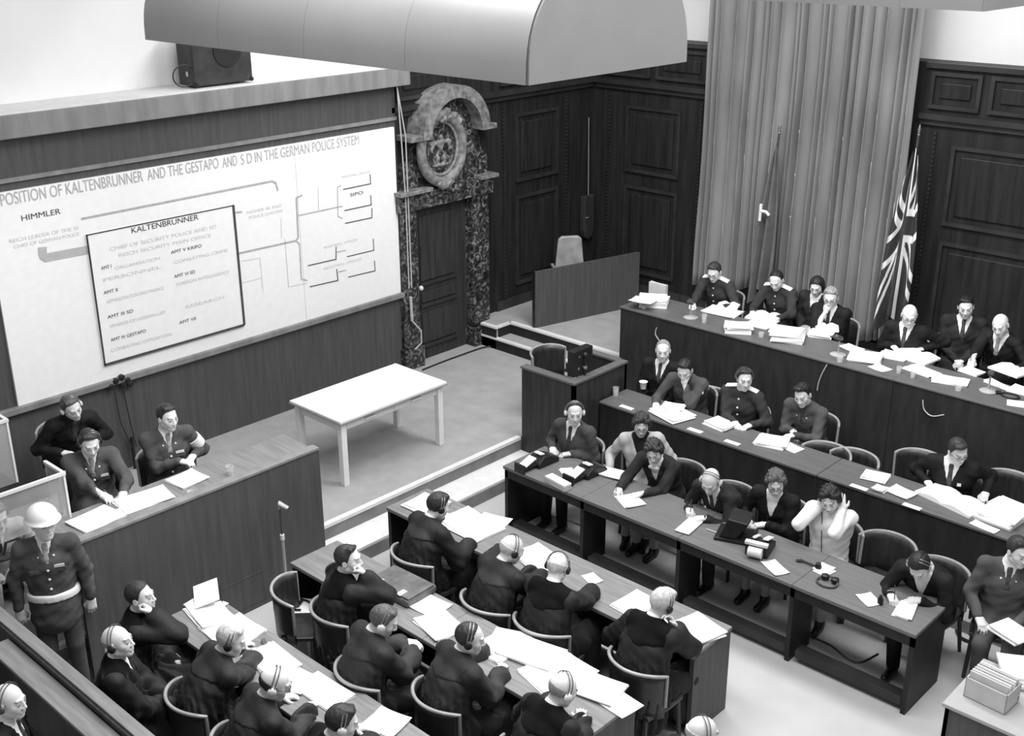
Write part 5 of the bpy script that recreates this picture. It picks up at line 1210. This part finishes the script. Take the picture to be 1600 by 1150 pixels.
# briefcase on the middle table
p = atz(628, 922, .76); r = empty('briefcase', (p[0], p[1], .76), math.radians(2))
MB().box(-.24, .24, -.17, .17, .0, .07).build('case_body', 'leather', r, bevel=.02); MB().obox((0, -.005, .078), .47, .30, .015).build('flap', 'leather', r, bevel=.006)
for x in (-.14, .13): MB().box(x-.025, x+.025, -.165, -.08, .08, .092).build('buckle_strap', 'brass', r, bevel=.004)
MB().tube([(-.06, -.17, .04), (-.05, -.22, .045), (.05, -.22, .045), (.06, -.17, .04)], .011, 8).build('handle', 'leather', r, smooth=True)
tag(r, 'worn leather briefcase with two bright buckles lying on the middle table', 'briefcase')
p = atz(845, 1055, .76); tag(MB().tube([(0, 0, .005), (.15, -.02, .005), (.15, -.07, .005), (.28, -.10, .005)], .005, 6).build('spectacles', 'metal_dark', smooth=True), 'folded spectacles on the near edge of the middle table', 'spectacles').location = p
# ---- officers' desk
OZ = PZ-.03
paper(150, 812, OZ, .30, .38, 4, 'white papers at the left end of the tall desk before the officer', 2, .006); paper(225, 782, OZ, .28, .44, -3, 'long white document in the middle of the tall desk', 2, .005); paper(292, 750, OZ, .26, .28, 6, 'white sheets before the officer with the armband', 2, .005); paper(180, 805, OZ, .14, .3, 0, 'strip of paper by the desk ledge', 1, .004)
tumbler(360, 742, OZ, 'clear tumbler on the right part of the tall desk', .09, .035); tumbler(300, 772, OZ, 'low pale cup on the tall desk ledge', .03, .04, False)
paper(132, 842, OZ, .05, .2, 0, 'black pen case at the left end of the tall desk', 1, .02, 'black', 'pen_case')
# ---- glass booth panes at the left
def booth(px, py, pxt, pyt, ly, lx, label):
    b0 = atz(px, py, OZ); hz = [h for h in np.linspace(.2, .9, 300)]
    def pj(q): v = RC @ (np.array(q)-CAM); return v[:2]/v[2]*F_PX+np.array((800, 575))
    h = min(hz, key=lambda t: abs(pj((b0[0], b0[1], OZ+t))[1]-pyt))
    r = empty('glass_booth', (b0[0], b0[1], OZ)); tag(r, label, 'glass partition', 'glass partitions of the interpreters')
    MB().box(-.004, .004, -ly, 0, 0, h).build('glass_pane', 'glass', r); MB().box(-lx, 0, -.004, .004, 0, h).build('glass_pane', 'glass', r)
    MB().box(-.014, .014, -ly, .014, h-.012, h+.014).build('top_frame', 'white_gear', r); MB().box(-lx, -.014, -.014, .014, h-.012, h+.014).build('top_frame', 'white_gear', r); MB().box(-.009, .009, -.009, .009, 0, h-.012).build('corner_post', 'white_gear', r)
booth(110, 808, 101, 740, .95, .32, 'clear glass partition with pale frame behind the guard helmet')
booth(27, 753, 14, 657, .6, .35, 'clear glass partition with pale frame at the left edge of the view')
p = atz(6, 870, 1.0); r = empty('interpreter_microphone', (p[0], p[1], .99)); tag(r, 'dark desk microphone with lever beside the guard at the left edge', 'microphone')
MB().lathe([(.07, 0), (.07, .02), (.02, .03)], n=18).build('base', 'metal_dark', r, smooth=True); MB().tube([(0, 0, .02), (.02, .03, .14), (.08, .10, .17)], .012, 8).build('arm', 'metal_dark', r, smooth=True); MB().sphere((.1, .12, .17), .035, 8).build('capsule', 'metal_dark', r, smooth=True)
struct(MB().box(-8.22, -8.02, 1.2, 2.8, .0, .99).build('wall_booth_counter', 'wood_fascia'))
# ---- wall telephone cluster with hanging leads on the screen wall
p = atx(188, 604, XS+.05); r = empty('headphone_rack', (XS+.012, p[1], p[2]-.1)); tag(r, 'headphones and coiled leads hanging on the dark screen wall between the officers', 'headphones')
for dy, dz in ((-.11, .03), (-.05, .08), (.02, .10), (.08, .05), (.11, .0), (.03, .02)): MB().lathe([(.015, 0), (.036, .005), (.036, .03), (.015, .04)], n=14).xf(Matrix.Translation((.03, dy, .1+dz)) @ Matrix.Rotation(math.pi/2, 4, 'Y')).build('ear_cup', 'black', r, smooth=True)
MB().tube([(.05, -.08, .1), (.06, -.06, -.3), (.06, .03, -.62), (.06, .08, -.62), (.05, .05, -.3), (.05, .02, .1)], .007, 6).build('lead', 'wire', r, smooth=True); MB().tube([(.05, .04, -.5), (.05, .04, -1.2)], .02, 7).build('cable_tube', 'black', r)
# ---- floor microphone
p = atx(437, 792, -7.76); HM_ = p[2]/1.22; r = empty('floor_microphone', (p[0], p[1], 0)); r.scale = (1, 1, HM_); tag(r, 'thin floor-standing microphone in front of the tall desk panel', 'microphone')
MB().lathe([(.13, 0), (.13, .02), (.02, .035)], n=20).build('base', 'metal_dark', r, smooth=True); MB().tube([(0, 0, .03), (0, 0, .85)], .014, 8).build('lower_tube', 'metal_matte', r, smooth=True); MB().tube([(0, 0, .85), (0, 0, 1.20)], .008, 8).build('upper_tube', 'metal_dark', r, smooth=True); MB().lathe([(.02, .83), (.02, .89)], n=12).build('clamp', 'white_gear', r); MB().tube([(-.005, 0, 1.20), (0, .0, 1.26), (.06, .04, 1.21)], [.02, .028, .022], 12).build('capsule', 'metal_matte', r, smooth=True)
# witness box microphones
for (px, py, lb) in ((902, 590, 'left microphone on a gooseneck in the witness box corner'), (914, 588, 'right dark microphone in the witness box corner')):
    p = atz(px, py, 1.20); r = empty('gooseneck_microphone', (p[0], p[1], .36)); tag(r, lb, 'microphone', 'microphones in the witness box')
    MB().lathe([(.06, 0), (.06, .02), (.015, .03)], n=16).build('base', 'black', r, smooth=True); MB().tube([(0, 0, .03), (0, 0, 1.0), (-.02, .02, 1.08)], .010, 8).build('stem', 'black', r, smooth=True); MB().sphere((-.02, .02, 1.08), .035, 8).build('capsule', 'black' if 'right' in lb else 'metal', r, smooth=True); MB().sphere((-.01, .01, .94), .028, 7).build('clamp', 'metal', r, smooth=True)
p = atz(898, 588, 1.21); o = MB().box(-.05, .05, -.16, .16, 0, .30).build('control_box', 'black', bevel=.01); o.location = (-7.58, 9.02+.16, 1.215); tag(o, 'black upright control box on the witness box rail', 'control box')
# ---- white gear on the floor by the empty chair
p = atz(468, 950, .42); r = empty('equipment_stool', (p[0], p[1], 0), .5); tag(r, 'pale stool piled with white papers and dark leads behind the young lawyer', 'stool')
MB().box(-.16, .16, -.16, .16, .38, .42).build('seat', 'white_gear', r, bevel=.01)
for x in (-.13, .13):
    for y in (-.13, .13): MB().box(x-.015, x+.015, y-.015, y+.015, 0, .38).build('leg', 'white_gear', r)
MB().obox((0, 0, .435), .26, .22, .012, .3).build('sheet', 'paper', r); MB().tube([(.10*math.cos(a), .08*math.sin(a), .455) for a in [i*.4 for i in range(14)]], .008, 6).build('lead', 'black', r, smooth=True); MB().obox((-.02, .03, .47), .06, .05, .04).build('switch_box', 'black', r)
# ---- flags
def flag(px, top, bot, label, union):
    y = YB-.34; a = aty(*top, y); b = aty(*bot, y-.1); b[2] = max(b[2], ZP)
    r = empty('flag', (b[0], b[1], ZP)); tag(r, label, 'flag'); L0 = np.array((b[0], b[1], ZP)); up_ = np.array(a)-L0
    MB().tube([(0, 0, 0), tuple(up_)], .014, 8).build('pole', 'metal_dark', r, smooth=True); MB().lathe([(.004, .10), (.02, .04), (.012, 0), (.018, -.02)], tuple(up_), 10).build('finial', 'metal', r, smooth=True)
    MB().lathe([(.14, 0), (.14, .03), (.03, .06)], (0, 0, 0), 18).build('base', 'metal_dark', r, smooth=True)
    nu, nv = 180, 200; vs = []
    for j in range(nv+1):
        t = j/nv
        for i in range(nu+1):
            s = i/nu; spread = .04+.17*math.sin(min(1, t*1.15)*math.pi*.62)
            c = up_*(.93-.70*t)
            x = (s-.5)*2*spread*(1.0 if union else .8)+(-.02 if union else .02)*t
            dep = .07*math.cos(s*math.pi*5+t*1.5)*(.25+t*.75)
            vs.append((c[0]+x+.02, c[1]-.06+dep, c[2]-.35*abs(s-.5)*t-.05*math.sin(s*9)))
    fs = [(j*(nu+1)+i, j*(nu+1)+i+1, (j+1)*(nu+1)+i+1, (j+1)*(nu+1)+i) for j in range(nv) for i in range(nu)]
    me = bpy.data.meshes.new('flag_cloth'); me.from_pydata(vs, [], fs); me.update()
    if union:
        me.materials.append(MATS['flag_dark']); me.materials.append(MATS['flag_white']); idx = []
        for j in range(nv):
            for i in range(nu):
                # cloth hangs from its hoist corner: flag coordinates run diagonally along the fall of the cloth
                t, s = (j+.5)/nv, (i+.5)/nu
                u = (t*1.35-.12+.30*(s-.5))*2-1; v = (s-.5)*2.0
                w = 0
                d1 = abs(v-u)/1.414; d2 = abs(v+u)/1.414
                if min(d1, d2) < .15: w = 1
                if min(d1, d2) < .05: w = 0
                if min(abs(u), abs(v)) < .26: w = 1
                if min(abs(u), abs(v)) < .15: w = 0
                idx.append(w)
        me.polygons.foreach_set('material_index', idx)
    else: me.materials.append(MATS['flag_grey'])
    me.polygons.foreach_set('use_smooth', [True]*len(me.polygons))
    o = bpy.data.objects.new('flag_cloth', me); COL.objects.link(o); o.parent = r; sm = o.modifiers.new('t', 'SOLIDIFY'); sm.thickness = .004
    return r, up_
flag(0, (1436, 208), (1390, 500), 'flag with crossed white bars drooping from a pole right of the curtain', True)
r, u_ = flag(0, (1218, 205), (1180, 480), 'plain grey flag drooping from a pole in front of the curtain', False)
m = MB(); q = u_*.62+np.array((.0, -.16, 0)); m.tube([tuple(q+np.array((-.03, 0, .12))), tuple(q+np.array((-.035, 0, -.10)))], .02, 7); m.tube([tuple(q+np.array((-.03, 0, .03))), tuple(q+np.array((.05, 0, .03))), tuple(q+np.array((.10, 0, -.01)))], .02, 7); m.build('white_mark', 'flag_white', r, smooth=True)  # white tube strokes set as a small mark on the grey flag
# ---- barometer-like case in the corner
p = atx(916, 335, XW+.05); r = empty('wall_case', (XW+.02, min(p[1], 13.28), p[2]), math.pi/2); tag(r, 'narrow dark rounded case hanging in the room corner with a thin cord', 'wall case')
MB().prism([(-.12, .30), (-.12, -.22), (-.09, -.33), (0, -.38), (.09, -.33), (.12, -.22), (.12, .30)], 'y', -.10, 0).build('case_body', 'wood_dark', r, bevel=.02); MB().tube([(.02, -.05, .30), (.02, -.03, 1.45)], .006, 6).build('cord', 'wood_rim', r); MB().box(-.10, -.03, -.105, -.10, -.03, -.02).build('name_plate', 'wood_rim', r)
# ---- card boxes and shelf at the lower right
p = atz(1472, 1098, .73); r = empty('side_table', (p[0], p[1], 0), 0); tag(r, 'small panelled table at the lower right corner carrying file boxes', 'table')
MB().box(0, 1.3, 0, .72, .70, .73).build('table_top', 'riser_pale', r, bevel=.005)
MB().box(.02, .05, .02, .70, 0, .70).build('end_panel', 'wood_panel', r); MB().box(.02, 1.28, .02, .05, 0, .70).build('front_panel', 'wood_panel', r)
def card_box(px, py, w, d, h, rot, label, cards=5):
    q = atz(px, py, .73); r = empty('file_box', (q[0], q[1], .73), math.radians(rot)); tag(r, label, 'file box')
    for x0, x1, y0, y1 in ((-w/2, w/2, -d/2, -d/2+.008), (-w/2, w/2, d/2-.008, d/2), (-w/2, -w/2+.008, -d/2, d/2), (w/2-.008, w/2, -d/2, d/2)): MB().box(x0, x1, y0, y1, 0, h).build('box_side', 'card', r)
    MB().box(-w/2, w/2, -d/2, d/2, 0, .01).build('box_bottom', 'card', r)
    for i in range(cards): MB().obox((0, -d*.38+d*.76*i/(cards-1), h*.75), w*.93, .012, h*1.1, 0, rp.uniform(-.1, .1)).build('file_card', 'paper' if i % 2 else 'card', r)
    return r
card_box(1548, 1092, .30, .22, .16, -4, 'open pale file box full of cards at the lower right', 6)
paper(1578, 990, .70, .28, .22, -20, 'white papers held on the lap of the officer at the right edge', 3, .01)
paper(1592, 1060, .73, .24, .30, 30, 'slanting white folders behind the file box', 4, .02)
tag(MB().tube([(0, 0, 0), (.01, 0, .05), (0, .01, .10), (.0, .0, .14)], [.035, .028, .02, .012], 10).build('ink_stand', 'metal_dark', smooth=True), 'dark ink stand beside the open file box', 'ink stand').location = atz(1582, 1095, .73)
# ---- cables on the floor
cable([tuple(atz(x, y, .015)) for x, y in ((1494, 985), (1500, 995), (1515, 1002), (1527, 997), (1518, 985), (1530, 980))], .014, 'thick black cable curling on the floor right of the table end')
cable([tuple(atz(x, y, .14)) for x, y in ((1275, 998), (1300, 1010), (1325, 1030), (1345, 1035), (1372, 1022))], .010, 'cable lying over the footboard under the table right end')
cable([tuple(atz(x, y, ZS+.012)) for x, y in ((660, 578), (690, 566), (720, 555), (755, 543), (775, 541))], .012, 'dark cable running along the stage floor from the doorway to the steps')
